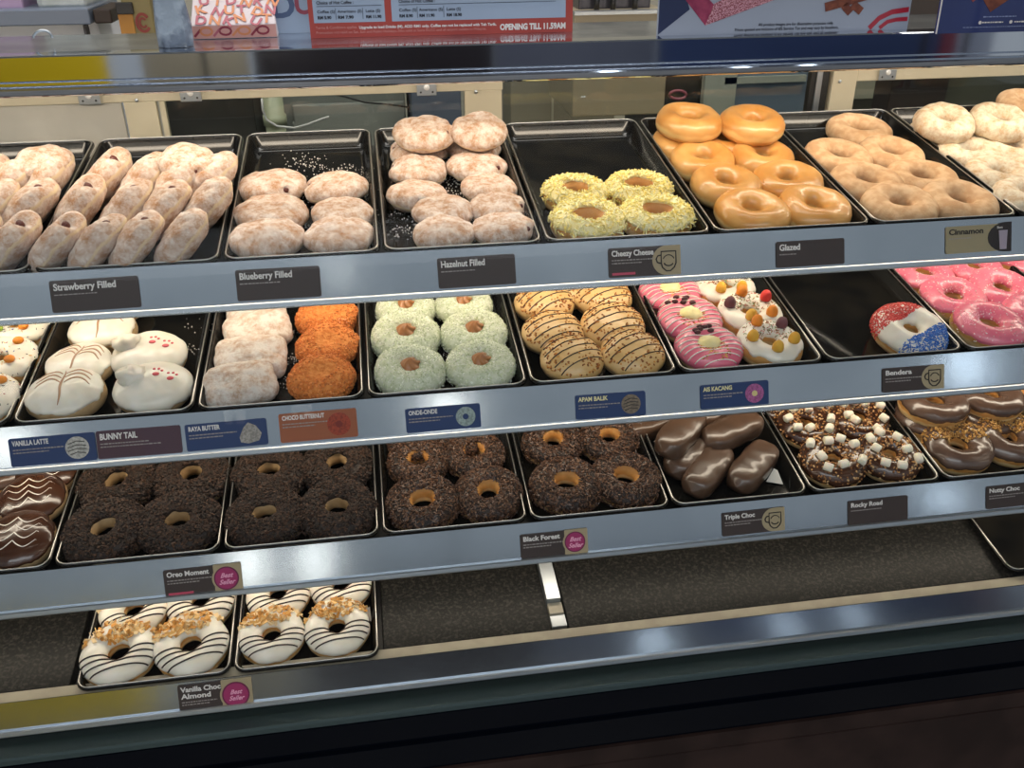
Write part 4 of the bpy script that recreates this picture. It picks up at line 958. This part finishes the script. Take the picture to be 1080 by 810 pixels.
# ------------------------------------------------------------------ rear sliding doors of the case
YD = 1.445
def pane_box(name, px0, py0, px1, py1, Y, dy, m, parent=None, bv=0.0):
    a = on_y(px0, py0, Y); b_ = on_y(px1, py1, Y)
    return simple_box(name, ((a.x + b_.x) / 2, Y + dy / 2, (a.z + b_.z) / 2), (abs(b_.x - a.x), dy, abs(a.z - b_.z)), m, parent, bv)
zdt = on_y(540, 88, YD).z; zdb = SH[1][1] + .02
def xd_(px, py=110): return on_y(px, py, YD).x
zrail = on_y(300, 97.5, YD).z
doorset = empty('sliding_doors', 'cream framed sliding glass doors at the back of the display case', 'sliding door')
def dbox(name, x0, x1, z0, z1, y0, y1, m, bv=.001): return simple_box(name, ((x0 + x1) / 2, (y0 + y1) / 2, (z0 + z1) / 2), (x1 - x0, y1 - y0, z1 - z0), m, doorset, bv)
whitepan = mat('dirty_white_panel', lin('#d6d3ca'), lin('#c0beb6'), scale=6, rough=.4)
ztop = on_y(300, 72, YD).z
dbox('top_track', XL, XR, ztop - .0, ztop + .004, YD - .01, YD + .03, cream)
dbox('white_panel', XL, xd_(128), zdb, zrail - .006, YD, YD + .006, whitepan)
dbox('top_rail', XL, xd_(530), zrail - .006, ztop, YD - .004, YD + .008, cream)
dbox('stile', xd_(131), xd_(165), zdb, zrail - .006, YD - .004, YD + .008, cream)
dbox('stile', xd_(168), xd_(174), zdb, zrail - .006, YD - .002, YD + .010, cream)
dbox('stile', xd_(490), xd_(529), zdb, zrail - .006, YD - .004, YD + .008, cream)
dbox('door_glass', xd_(174), xd_(490), zdb, zrail - .006, YD + .001, YD + .004, doorglass, 0)
dbox('door_glass', xd_(532), xd_(853), zdb, ztop, YD + .012, YD + .015, doorglass, 0)
dbox('dark_post', xd_(851), xd_(870), zdb, ztop, YD - .002, YD + .012, mat('dark_door_post', (.02, .02, .02), rough=.4))
dbox('stile', xd_(856), xd_(862), zdb, ztop, YD - .006, YD - .002, lipmat)
dbox('stile', xd_(872), xd_(897), zdb, ztop, YD - .008, YD + .008, cream)
zr2 = on_y(980, 79.5, YD).z
dbox('top_rail', xd_(897), XR, zr2 - .004, ztop, YD - .008, YD + .006, cream)
dbox('door_glass', xd_(897), XR, zdb, zr2 - .004, YD, YD + .003, doorglass, 0)
for px, py in ((144, 106), (502, 97), (886, 86)):
    p = on_y(px, py, YD - .010); b = MB(); b.ball(p, .0028, (1, .5, 1), n=10, m=6); b.build('screw', lipmat, doorset)
for px, py in ((94, 104), (201, 101), (450, 95), (936, 79)):
    p = on_y(px, py, YD - .014); br = empty('door_bracket', {94: 'small steel roller bracket at left above the white panel', 201: 'small steel roller bracket right of the cream stile', 450: 'small steel roller bracket near the powdered doughnut stack', 936: 'small steel roller bracket at right above the dusted rings'}[px], 'bracket', 'roller brackets on the rear doors', Matrix.Translation(p))
    simple_box('plate', (0, 0, 0), (.030, .002, .017), lipmat, br, .001)
    b = MB(); b.ball((0, -.002, .004), .0045, (1, .4, 1), n=12, m=8); b.build('roller', mat('roller_white', (.8, .8, .8), rough=.3), br)
    b = MB()
    for dx in (-.009, .009): b.ball((dx, -.001, -.003), .0016, (1, .5, 1), n=8, m=5)
    b.build('rivets', mat('dark_rivet', (.02, .02, .02), rough=.5), br)

# ------------------------------------------------------------------ behind the counter
def room_thing(name, label, cat, px0, py0, px1, py1, Y, dy, m, bv=.002, group=None):
    r = empty(name, label, cat, group); o = pane_box('body', px0, py0, px1, py1, Y, dy, m, r, bv)
    if Y > 1.7 or 'cabinet' in name or name == 'gap_strip':                    # stands on the floor
        zmin = min(v.co.z for v in o.data.vertices)
        for v in o.data.vertices:
            if v.co.z < zmin + .001: v.co.z = 0
    return r
darkm = mat('dark_cupboard', (.035, .033, .030), (.02, .02, .018), scale=3, rough=.3)
greyp = mat('grey_cabinet', lin('#7c7f7a'), lin('#6b6e6a'), scale=4, rough=.4)
tile = mat('beige_panel', lin('#8f8876'), lin('#857e6c'), scale=3, rough=.4)
bluep = mat('blue_grey_cabinet', lin('#5d6678'), rough=.5)
Y2 = 1.95
r = room_thing('dark_cupboard', 'dark low cupboard seen through the left sliding door glass', 'cupboard', 172, 92, 278, 190, Y2, .35, darkm)
r = room_thing('grey_cabinet', 'grey cabinet with drawer seam behind the left sliding door', 'cabinet', 280, 92, 432, 190, Y2 + .12, .35, greyp)
pane_box('drawer_front', 308, 111, 428, 127, Y2 + .105, .014, mat('grey_drawer', lin('#868983'), rough=.4), r, .003); pane_box('drawer_front', 308, 129, 428, 160, Y2 + .105, .014, mat('grey_drawer', lin('#868983'), rough=.4), r, .003)
room_thing('blue_box', 'blue grey box behind the left sliding door glass', 'box', 432, 70, 489, 190, Y2 + .02, .25, bluep)
pp = empty('drain_pipe', 'thick greenish white pipe standing behind the left sliding door', 'pipe')
a = on_y(293, 150, Y2 - .03); b = MB(); b.tube([(a.x, Y2 - .03, 0), (a.x, Y2 - .03, a.z + .20)], .020, 20); b.build('pipe', mat('pipe_plastic', lin('#a7ab8e'), rough=.4), pp)
b = MB(); b.tube([(a.x, Y2 - .03, a.z + .035), (a.x, Y2 - .03, a.z + .055)], .0235, 20); b.build('collar', mat('pipe_plastic', (1, 1, 1)), pp)
cb = MB(); pts = [(276, 104), (277, 116), (281, 126), (292, 133), (310, 135), (325, 131), (338, 126), (347, 123)]
cb.tube([on_y(x, y, Y2 - .07) for x, y in pts], .0022, 6); tag(cb.build('white_cable', mat('cable_white', (.7, .7, .68), rough=.4)), 'thin white cable looping in front of the greenish pipe', 'cable')
cb = MB(); cb.tube([on_y(x, y, Y2 - .02) for x, y in ((340, 96), (360, 101), (385, 108), (410, 110), (430, 113))], .002, 6); tag(cb.build('black_cable', mat('cable_black', (.01, .01, .01), rough=.4)), 'thin black cable across the grey cabinet', 'cable')
r = room_thing('panelled_counter', 'beige panelled counter seen through the middle door glass', 'counter', 538, 60, 652, 200, Y2, .35, tile)
pane_box('panel_seam', 582.4, 80, 583.6, 140, Y2 - .003, .004, mat('pale_seam', lin('#b3ad99'), rough=.5), r); pane_box('edge_strip', 651, 60, 655, 200, Y2 - .004, .05, mat('pale_edge', lin('#c5c0ae'), rough=.5), r)
room_thing('black_cabinet', 'black glossy cabinet beside the beige counter behind the doors', 'cabinet', 655, 60, 746, 200, Y2 + .02, .30, darkm)
b = MB(); b.tube([on_y(715 + 9 * math.cos(t * .524), 100 + 4.5 * math.sin(t * .524), Y2 - .02) for t in range(12)], .0030, 8, closed=True)
tag(b.build('pink_handle', mat('pink_plastic', lin('#a8606c'), rough=.4)), 'pink ring shaped handle on the black cabinet', 'handle')
r = room_thing('glass_fridge', 'grey fridge with pale frame behind the glazed rings', 'fridge', 746, 60, 850, 200, Y2, .40, mat('fridge_blue_grey', lin('#6c7a88'), rough=.25))
pane_box('frame_strip', 746, 60, 765, 200, Y2 - .01, .02, mat('pale_strip', lin('#a4a79a'), rough=.5), r); pane_box('frame_strip', 765, 82, 850, 86, Y2 - .01, .02, mat('pale_strip', (1, 1, 1)), r)
r = room_thing('steel_counter', 'dark greenish counter front behind the right sliding door', 'counter', 900, 60, 1180, 200, Y2, .35, mat('greenish_counter', lin('#5c5b4c'), lin('#45443a'), scale=3, rough=.3))
pane_box('light_patch_panel', 898, 84, 938, 103, Y2 - .01, .01, mat('pale_counter_panel', lin('#a3a08c'), rough=.5), r)
# things seen above the case
YA = 1.62
r = empty('wall_shelf', 'grey steel shelf at upper left behind the case', 'shelf')
pane_box('shelf_plate', -60, 12, 96, 26, YA, .20, mat('grey_shelf_paint', lin('#6d7788'), rough=.35), r, .002); pane_box('bracket', 87, 26.5, 97, 60, YA + .02, .02, mat('dark_bracket', lin('#4e4a4e'), rough=.5), r, .001)
r = room_thing('white_cabinet', 'white cabinet below the grey shelf at upper left', 'cabinet', -60, 26.8, 121, 110, YA + .06, .18, mat('white_cabinet_paint', lin('#e2e6ee'), rough=.4))
room_thing('brown_box', 'small dark brown box beside the grey shelf', 'box', 97, 10, 119, 24.5, YA + .01, .12, mat('dark_brown_card', lin('#33251f'), rough=.5))
r = empty('white_tub', 'white translucent tub standing on the grey shelf', 'tub'); pane_box('body', 27, -40, 92, 11.5, YA + .03, .12, mat('tub_plastic', lin('#b9bfc0'), lin('#a5aba8'), scale=20, rough=.35), r, .01)
pane_box('lid', 26, -44, 93, -39, YA + .025, .13, mat('tub_lid', lin('#c8cccc'), rough=.35), r, .004)
r = empty('purple_box', 'pale purple box at the top left corner on the shelf', 'box'); pane_box('body', -40, -40, 25, 11.5, YA + .03, .12, mat('purple_card', lin('#a78fae'), rough=.5), r, .003)
r = empty('cup_dispenser', 'olive and orange cup carton with dark red swirl emblem', 'carton')
pane_box('carton', 121, -30, 165, 40, YA - .05, .10, mat('olive_card', lin('#7d7149'), rough=.5), r, .003)
pane_box('orange_face', 124, 15, 144, 39.5, YA - .053, .003, mat('orange_card', lin('#a8742c'), rough=.5), r, .0005); pane_box('black_clip', 121, 3, 141, 15, YA - .056, .006, mat('black_plastic', (.01, .01, .012), rough=.4), r, .001)
q = MB(); 
for rad_, wd in ((.0125, .0042), (.0065, .0030)):
    stroke(q, [(rad_ * math.cos(t * .3) * .75, rad_ * math.sin(t * .3)) for t in range(2, 20)], wd)
o = q.build('swirl_emblem', mat('dark_red_print', lin('#7d2a26'), rough=.5), r, smooth=False); p = on_y(151, 24, YA - .051); o.matrix_local = T(p.x, p.y, p.z) @ Matrix.Rotation(math.pi / 2, 4, 'X')
bagm = mat('clear_plastic_bag', lin('#aab6c4'), lin('#7d8898'), scale=30, rough=.15, bump=1.0, bscale=30, dist=.01, lo=.45, hi=.55)
b = MB(); Ls = []
for q_ in range(12):
    f = q_ / 11; row = []
    for a_ in range(20):
        th = a_ / 20 * 6.283; k_ = 1 + .18 * noise.noise(Vector((math.cos(th) * 2, math.sin(th) * 2, f * 3))); row.append((.020 * k_ * math.cos(th) * (1 - .25 * f), .016 * k_ * math.sin(th), .13 * f))
    Ls.append([Vector(v) for v in row])
b.loops(Ls, cap0=True, cap1=True); o = b.build('plastic_bag', bagm); pz = on_z(184, 40, zt - .001); o.location = (pz.x, 1.30, zt - .001)
tag(o, 'crumpled clear plastic bag beside the patterned doughnut box', 'bag'); o.location = (on_y(183, 30, 1.175).x, 1.175, zt - .0005)
# things standing on the top plate
ZP = zt - .001
def stand_frame(px, py):
    p = on_z(px, py, ZP); U = dist_at(p) / FPX
    M = Matrix.Translation(p) @ Matrix.Rotation(math.pi / 2 - .04, 4, 'X'); return M, U, p
def rect(name, x0, y0, x1, y1, m, root, z, th=.0006): return poly(name, [(x0, y0), (x1, y0), (x1, y1), (x0, y1)], m, root, T(0, 0, z), th)
red = mat('menu_red', lin('#b04036'), rough=.35, coat=.3); lblue = mat('menu_pale_blue', lin('#a3b2c8'), rough=.35, coat=.3); ink = mat('menu_ink', lin('#1e2030'), rough=.5); wt = mat('white_lettering', lin('#ece4e0'), rough=.5); pinkt = mat('pale_red_lettering', lin('#d8938a'), rough=.5)
M, U, p = stand_frame(328, 40.5)
r = empty('menu_board', 'red framed menu board reading OPENING TILL 11.59AM standing on the case', 'sign', None, M)
rect('board', 0, 0, 281 * U, 190 * U, red, r, 0, .003); rect('panel', 5 * U, 15 * U, 79 * U, 100 * U, lblue, r, .003); rect('panel', 86 * U, 15 * U, 273 * U, 100 * U, lblue, r, .003)
rect('panel', 5 * U, 106 * U, 273 * U, 184 * U, lblue, r, .003)
def mt(s, x, y, size, m=ink, bold=.02, width=None, root=None, al='LEFT'): return text_mesh('lettering', s, size * U, m, root or r, T(x * U, y * U, .0040), bold=size * U * bold, width=width * U if width else None, align=al)
mt('OPENING TILL 11.59AM', 201, 4, 8.2, wt, .045, 72)
mt('Terms & Conditions applies.', 6, 9.2, 3.6, pinkt, .0, 43); mt('Upgrade to Iced Drinks (M), ADD RM1 only. Coffee can not be replaced with Teh Tarik.', 51, 8.6, 3.8, wt, .03, 146)
mt('Promotion not valid on Sat, Sun and Public Holidays. Not valid at Suria KLCC and all airport outlets in Malaysia.', 6, 4.4, 3.6, pinkt, .0, 180)
for ox, pr in ((9, ('RM 5.90', 'RM 7.90', 'RM 11.90')), (94, ('RM 8.90', 'RM 11.90', 'RM 18.90'))):
    mt('Choice of Hot Coffee :', ox, 33, 4.4, ink, .02, 38)
    for q_, (nm, cx, wd) in enumerate((('Coffee (S)', 0, 18), ('Americano (S)', 21, 25), ('Latte (S)', 50, 15))):
        mt(nm, ox + cx, 24.5, 4, ink, .01, wd); mt(pr[q_], ox + cx, 18.8, 4, ink, .04, 14 if q_ == 0 else 16)
q = MB(); stroke(q, [(9 * U, 31 * U), (76 * U, 31 * U)], .0005); stroke(q, [(94 * U, 31 * U), (262 * U, 31.5 * U)], .0005)
for cx in (28, 56, 113, 141): stroke(q, [(cx * U, 18 * U), (cx * U, 29 * U)], .0005)
o = q.build('rules', ink, r, smooth=False); o.matrix_local = T(0, 0, .0036)
for cx in (58, 148): poly('cup_picture', circle_pts(0, 0, 12 * U, 24, 7 * U), mat('cup_beige_print', lin('#8a7a6e'), rough=.5), r, T(cx * U, 45 * U, .0036)); poly('coffee_picture', circle_pts(0, 0, 9 * U, 24, 5 * U), mat('coffee_print', lin('#c4b8aa'), rough=.5), r, T(cx * U, 46 * U, .0044))
M, U, p = stand_frame(692, 37.5)
r = empty('offer_poster', 'pale grey poster with magenta box, cinnamon sticks and red ribbon stripes', 'poster', None, M)
pg = mat('poster_pale_grey', lin('#a3a9b8'), rough=.3, coat=.4); nv = mat('poster_navy', lin('#18264e'), rough=.3, coat=.4); mg = mat('poster_magenta', lin('#8c1f4a'), (lin('#a83a5c')), scale=60, rough=.3, coat=.4); glit = mat('poster_pink_glitter', lin('#8c3a44'), lin('#d8a0ac'), scale=700, rough=.3, lo=.45, hi=.55)
rect('board', 0, 0, 283 * U, 190 * U, pg, r, 0, .003)
poly('navy_corner', [(1 * U, 1 * U), (34 * U, 25 * U), (20 * U, 60 * U), (20 * U, 189 * U), (1 * U, 189 * U)], nv, r, T(0, 0, .0030))
poly('magenta_box_side', [(52 * U, 9 * U), (60 * U, 29 * U), (26 * U, 60 * U), (16 * U, 48 * U)], mg, r, T(0, 0, .0034)); poly('magenta_box_top', [(52 * U, 9 * U), (140 * U, 37 * U), (150 * U, 70 * U), (60 * U, 30 * U)], glit, r, T(0, 0, .0036))
for q_, (y, sx) in enumerate(((9.5, 96), (5, 70))): mt(('All product images are for illustration purposes only.', 'Prices quoted are inclusive of 6% Service Tax and may vary by locations.')[q_], sx + 15, y - 3 + .5, 4.2, ink, .0, (85, 117)[q_])
sw = mat('poster_red', lin('#b0283a'), rough=.3, coat=.4)
q = MB(); stroke(q, [(238 * U, 2 * U), (248 * U, 12 * U), (262 * U, 18 * U), (281 * U, 20 * U)], 5 * U); stroke(q, [(250 * U, 2 * U), (258 * U, 8 * U), (268 * U, 10 * U), (281 * U, 10.5 * U)], 4 * U)
o = q.build('ribbon_stripes', sw, r, smooth=False); o.matrix_local = T(0, 0, .0034)
cs = mat('cinnamon_print', lin('#8a4a34'), lin('#6a3426'), scale=90, rough=.5)
for (x0, y0, x1, y1, wd) in ((184, 24, 230, 35, 9), (205, 26, 214, 18, 8), (215, 27, 226, 19, 8)):
    q = MB(); stroke(q, [(x0 * U, y0 * U), (x1 * U, y1 * U)], wd * U); o = q.build('cinnamon_stick_picture', cs, r, smooth=False); o.matrix_local = T(0, 0, .0036)
poly('star_anise_picture', [((190 + (9 if i % 2 else 4) * math.cos(i * .393)) * U, (40 + (7 if i % 2 else 3) * math.sin(i * .393)) * U) for i in range(16)], mat('anise_print', lin('#4a2622'), rough=.5), r, T(0, 0, .0044)); poly('bowl_picture', circle_pts(228 * U, 42 * U, 15 * U, 24, 10 * U), mat('bowl_print', lin('#a07868'), rough=.5), r, T(0, 0, .0032))
M, U, p = stand_frame(985, 35.5)
r = empty('blue_poster', 'deep blue poster with brown cake picture at upper right corner', 'poster', None, M)
rect('board', 0, 0, 200 * U, 190 * U, mat('poster_blue', lin('#1a2c6a'), lin('#152256'), scale=8, rough=.25, coat=.5), r, 0, .003); rect('white_edge', 0, 0, 1.4 * U, 190 * U, wt, r, .0031)
poly('cake_picture', [(45 * U, 35 * U), (58 * U, 20 * U), (86 * U, 38 * U), (88 * U, 60 * U), (45 * U, 50 * U)], cs, r, T(0, 0, .0032)); poly('cake_picture_side', [(30 * U, 36 * U), (36 * U, 30 * U), (44 * U, 38 * U), (40 * U, 48 * U)], mat('print_pinkish', lin('#9a4a50'), rough=.5), r, T(0, 0, .0032))
lp_ = mat('pale_blue_print', lin('#8a96c0'), rough=.5)
o = small_print(r, 51 * U, 15.5 * U, [.045], lp_, seed=2); o.matrix_local = T(0, 0, .0036); o = small_print(r, 51 * U, 10 * U, [.028], wt, .0022, seed=3); o.matrix_local = T(0, 0, .0036)
o = small_print(r, 88 * U, 10 * U, [.05], wt, .0022, seed=4); o.matrix_local = T(0, 0, .0036); o = small_print(r, 30 * U, 5.5 * U, [.10], lp_, .0012, seed=5); o.matrix_local = T(0, 0, .0036)
for cx in (48.5, 84): poly('dot', circle_pts(cx * U, 10 * U, 1.8 * U, 12), wt, r, T(0, 0, .0034))
# pale sign with blue and red letters, behind the box
M, U, p = stand_frame(262, 36)
r = empty('lettered_sign', 'pale blue sign with big blue and red letters behind the patterned box', 'sign', None, M)
rect('board', 0, 0, 66 * U, 190 * U, mat('sign_pale_blue', lin('#9fb4cc'), rough=.4), r, 0, .003)
text_mesh('lettering', 'D', 34 * U, mat('sign_blue_letter', lin('#4c6084'), rough=.5), r, T(26 * U, 16 * U, .0032), bold=.0012); text_mesh('lettering', 'U', 30 * U, mat('sign_red_letter', lin('#96485a'), rough=.5), r, T(50 * U, 19 * U, .0032), bold=.0008)
# patterned paper box
pz = on_z(203, 42, ZP); U = dist_at(pz) / FPX; W_ = 88 * U
r = empty('doughnut_box', 'white paper doughnut box with pink and orange letter pattern', 'box', None, Matrix.Translation(pz) @ Matrix.Rotation(.04, 4, 'Z'))
hb, dp, ht = .016, .045, .046
b = MB(); prof_ = [(0, 0), (0, hb), (dp * .75, ht), (dp, ht), (dp, 0)]
b.loops([[Vector((x0 + (.004 if z > hb else 0) * (1 if x0 < .01 else -1), y, z)) for y, z in prof_] for x0 in (0, W_ / 3, 2 * W_ / 3, W_)], cap0=True, cap1=True); b.f = [f[::-1] for f in b.f]
bevel(b.build('carton', mat('box_white', lin('#d8ccd0'), rough=.5), r, smooth=False), .0015)
rect_m = Matrix.Translation((0, -.0006, 0)) @ Matrix.Rotation(math.pi / 2, 4, 'X')
poly('pink_band', [(.001, .001), (W_ - .001, .001), (W_ - .001, hb - .0005), (.001, hb - .0005)], mat('box_pink_band', lin('#d49a90'), rough=.5), r, rect_m, .0004)
rg = random.Random(9); LC = [mat('box_rose_letter', lin('#b8606e'), rough=.5), mat('box_orange_letter', lin('#d88a5c'), rough=.5), mat('box_crimson_letter', lin('#8e2c3e'), rough=.5)]
sl = math.atan2(ht - hb, dp * .75); SM = Matrix.Translation((0, -.0003, hb)) @ Matrix.Rotation(sl, 4, 'X')
for q_ in range(3):
    for j in range(6): text_mesh('printed_letter', 'DNKNUT'[(q_ * 2 + j) % 6], .019, LC[(q_ + j) % 2], r, SM @ T(.005 + j * .0160 + q_ * .003, .002 + q_ * .0145, .0008) @ Matrix.Rotation(rg.uniform(-.5, .3), 4, 'Z'), bold=.0006)
for j in range(4):
    q = MB(); stroke(q, [(.007 * math.cos(t * .524), .0045 * math.sin(t * .524)) for t in range(12)], .0024, closed=True); o = q.build('printed_ring', LC[2 if j % 2 else 1], r, smooth=False); o.matrix_local = rect_m @ T(.018 + j * .0225, .0092, .0006)
    q = MB(); stroke(q, [(-.004, -.004), (.004, .004)], .0026); o = q.build('printed_dash', LC[(j + 2) % 3], r, smooth=False); o.matrix_local = rect_m @ T(.0075 + j * .0225, .0075, .0006)
# metal ring on the plate, left
b = MB(); b.tube([on_y(45 + 10 * math.cos(t), 40 - 8 * math.sin(t), YB + .10) for t in [j * .35 for j in range(10)]], .0016, 6)
tag(b.build('lifting_ring', lipmat), 'small steel loop handle on the top plate at far left', 'handle')
# beige wall unit between the posters
r = room_thing('cream_ledge', 'cream ledge behind the gap between the red menu and the pale poster', 'ledge', 606, 13.5, 700, 120, YA, .22, mat('cream_ledge_paint', lin('#a89c84'), rough=.4))
pane_box('bright_edge', 606, 12.5, 700, 14.2, YA - .006, .02, lipmat, r)
r = room_thing('coffee_machine', 'dark steel coffee machine on the cream ledge', 'machine', 612, -40, 686, 12, YA + .05, .14, mat('machine_steel', lin('#4a4a52'), rough=.3, metal=.7), .004)
for px in (628, 645, 668): 
    b = MB(); a = on_y(px, 5, YA + .045); b.tube([(a.x, a.y - .01, a.z - .014), (a.x, a.y - .01, a.z + .02)], .005, 10); b.build('knob', mat('machine_black', (.01, .01, .01), rough=.3), r)
room_thing('gap_strip', 'dark brown strip filling the gap between the two blue posters', 'column', 968, -60, 992, 130, YA, .06, mat('dark_brown_paint', lin('#332a28'), rough=.5))  # dark strip set behind the gap between the posters

# ------------------------------------------------------------------ unseen props added across the walkway for the steel to reflect
def mirror_x(px, py, Y):
    d = ray(px, py); kx = d[0] / d[1]; return kx * YB + kx * (YB - Y)
YM = -5.0
def far(name, label, cat, px0, px1, z0, z1, m, Y=YM):
    x0, x1 = mirror_x(px0, 62, Y), mirror_x(px1, 62, Y); return tag(simple_box(name, ((x0 + x1) / 2, Y, (z0 + z1) / 2), (abs(x1 - x0), .08, z1 - z0), m, None, .004), label, cat)
far('yellow_reflection_prop', 'wide yellow board added across the walkway for the steel to reflect', 'board', -260, 112, 0.0, 0.76, mat('yellow_prop_paint', lin('#f4cc14'), rough=.4))
far('beige_reflection_prop', 'unseen beige upright added across the walkway for its reflection', 'pillar', 150, 262, 0.0, 0.80, mat('beige_prop_paint', lin('#a0937a'), rough=.5))
far('dark_reflection_prop', 'dark brown board across the walkway standing in for the mirrored photographer', 'partition', 268, 520, 0.0, 0.76, mat('prop_brown', lin('#241c20'), rough=.5))  # takes the place of the photographer's dark reflection in the beam
far('grey_reflection_prop', 'unseen grey board added across the walkway for its reflection', 'partition', 522, 690, 0.0, 0.76, mat('prop_grey', lin('#5d5f6c'), rough=.5))
far('blue_reflection_prop', 'unseen navy board added across the walkway for its reflection', 'partition', 694, 985, 0.0, 0.76, mat('prop_navy', lin('#2b3c66'), rough=.5))
far('red_reflection_prop', 'unseen red strip added across the walkway for its reflection', 'banner', 988, 1002, 0.0, 0.76, mat('prop_red', lin('#8c2a3c'), rough=.5))
far('white_reflection_prop', 'unseen white strip added across the walkway for its reflection', 'banner', 1004, 1040, 0.0, 0.76, mat('prop_white', lin('#b0b4c4'), rough=.5))



lampm = emit('warm_reflection_glow', (1.0, 0.95, 0.86), 7.0)  # glow of the added lamps, there for bright streaks on the rails
lampc = emit('cool_reflection_glow', (0.80, 0.90, 1.0), 8.0)
def reflect_spot(k, px, Y):
    """where the steel rail of shelf k, seen at pixel column px, mirrors the far side of the walkway"""
    (xa, ya), (xb, yb) = rail_px[k]; y = ya + (yb - ya) * px / 1080 + 20; d = ray(px, y); d = d / np.linalg.norm(d)
    P = rail_pt(k, 0, .02); n = np.array([0, -math.cos(RT), math.sin(RT)]); q0 = np.array([P.x, P.y, P.z - H0]); t = (n @ q0) / (n @ d); q0 = d * t
    r_ = d - 2 * (d @ n) * n; t2 = (Y - q0[1]) / r_[1]; q1 = q0 + r_ * t2; return Vector((q1[0], q1[1], q1[2] + H0))
def reflection_lamp(k, px, wx, hz, m, label):  # unseen lamp added where a rail should mirror a bright streak
    p = reflect_spot(k, px, -4.2); r = empty('reflection_column', label, 'reflection lamp', 'lit columns added for the rails to reflect', Matrix.Translation((p.x, p.y, 0)))
    simple_box('glow_block', (0, 0, p.z), (wx, .05, hz), m, r, .01); simple_box('stand', (0, .03, p.z / 2), (.03, .03, p.z), K_dk, r); simple_box('base', (0, .03, .01), (.3, .3, .02), K_dk, r)
reflection_lamp(3, 262, .13, .30, lampm, 'lit column added across the walkway for the third rail to reflect'); reflection_lamp(3, 332, .13, .30, lampm, 'second lit column added across the walkway, reflected beside the first')
reflection_lamp(2, 470, .22, .16, lampm, 'low wide lamp added across the walkway for the rails to reflect'); reflection_lamp(2, 8, .25, .2, lampm, 'lamp added at far left across the walkway for its reflection'); reflection_lamp(2, 1020, .12, .30, lampc, 'cool white lamp added at right across the walkway for its reflection')
reflection_lamp(3, 995, .10, .14, lampc, 'small cool white lamp added at far right for its reflection'); reflection_lamp(1, 358, .06, .14, lampm, 'small high lamp added across the walkway for its reflection')
reflection_lamp(4, 690, .10, .10, lampc, 'first of three low cool lamps added across the walkway for reflections'); reflection_lamp(4, 830, .08, .10, lampc, 'second of three low cool lamps added across the walkway for reflections'); reflection_lamp(4, 900, .07, .10, lampc, 'third of three low cool lamps added across the walkway for reflections')
spill(4, [(700, 600), (820, 610), (900, 590), (980, 575), (640, 640), (520, 640), (1000, 560)], 34, 'white_specks', 'few white specks on the dark slabs of the lowest shelf', 8, 22, sz=.0022)
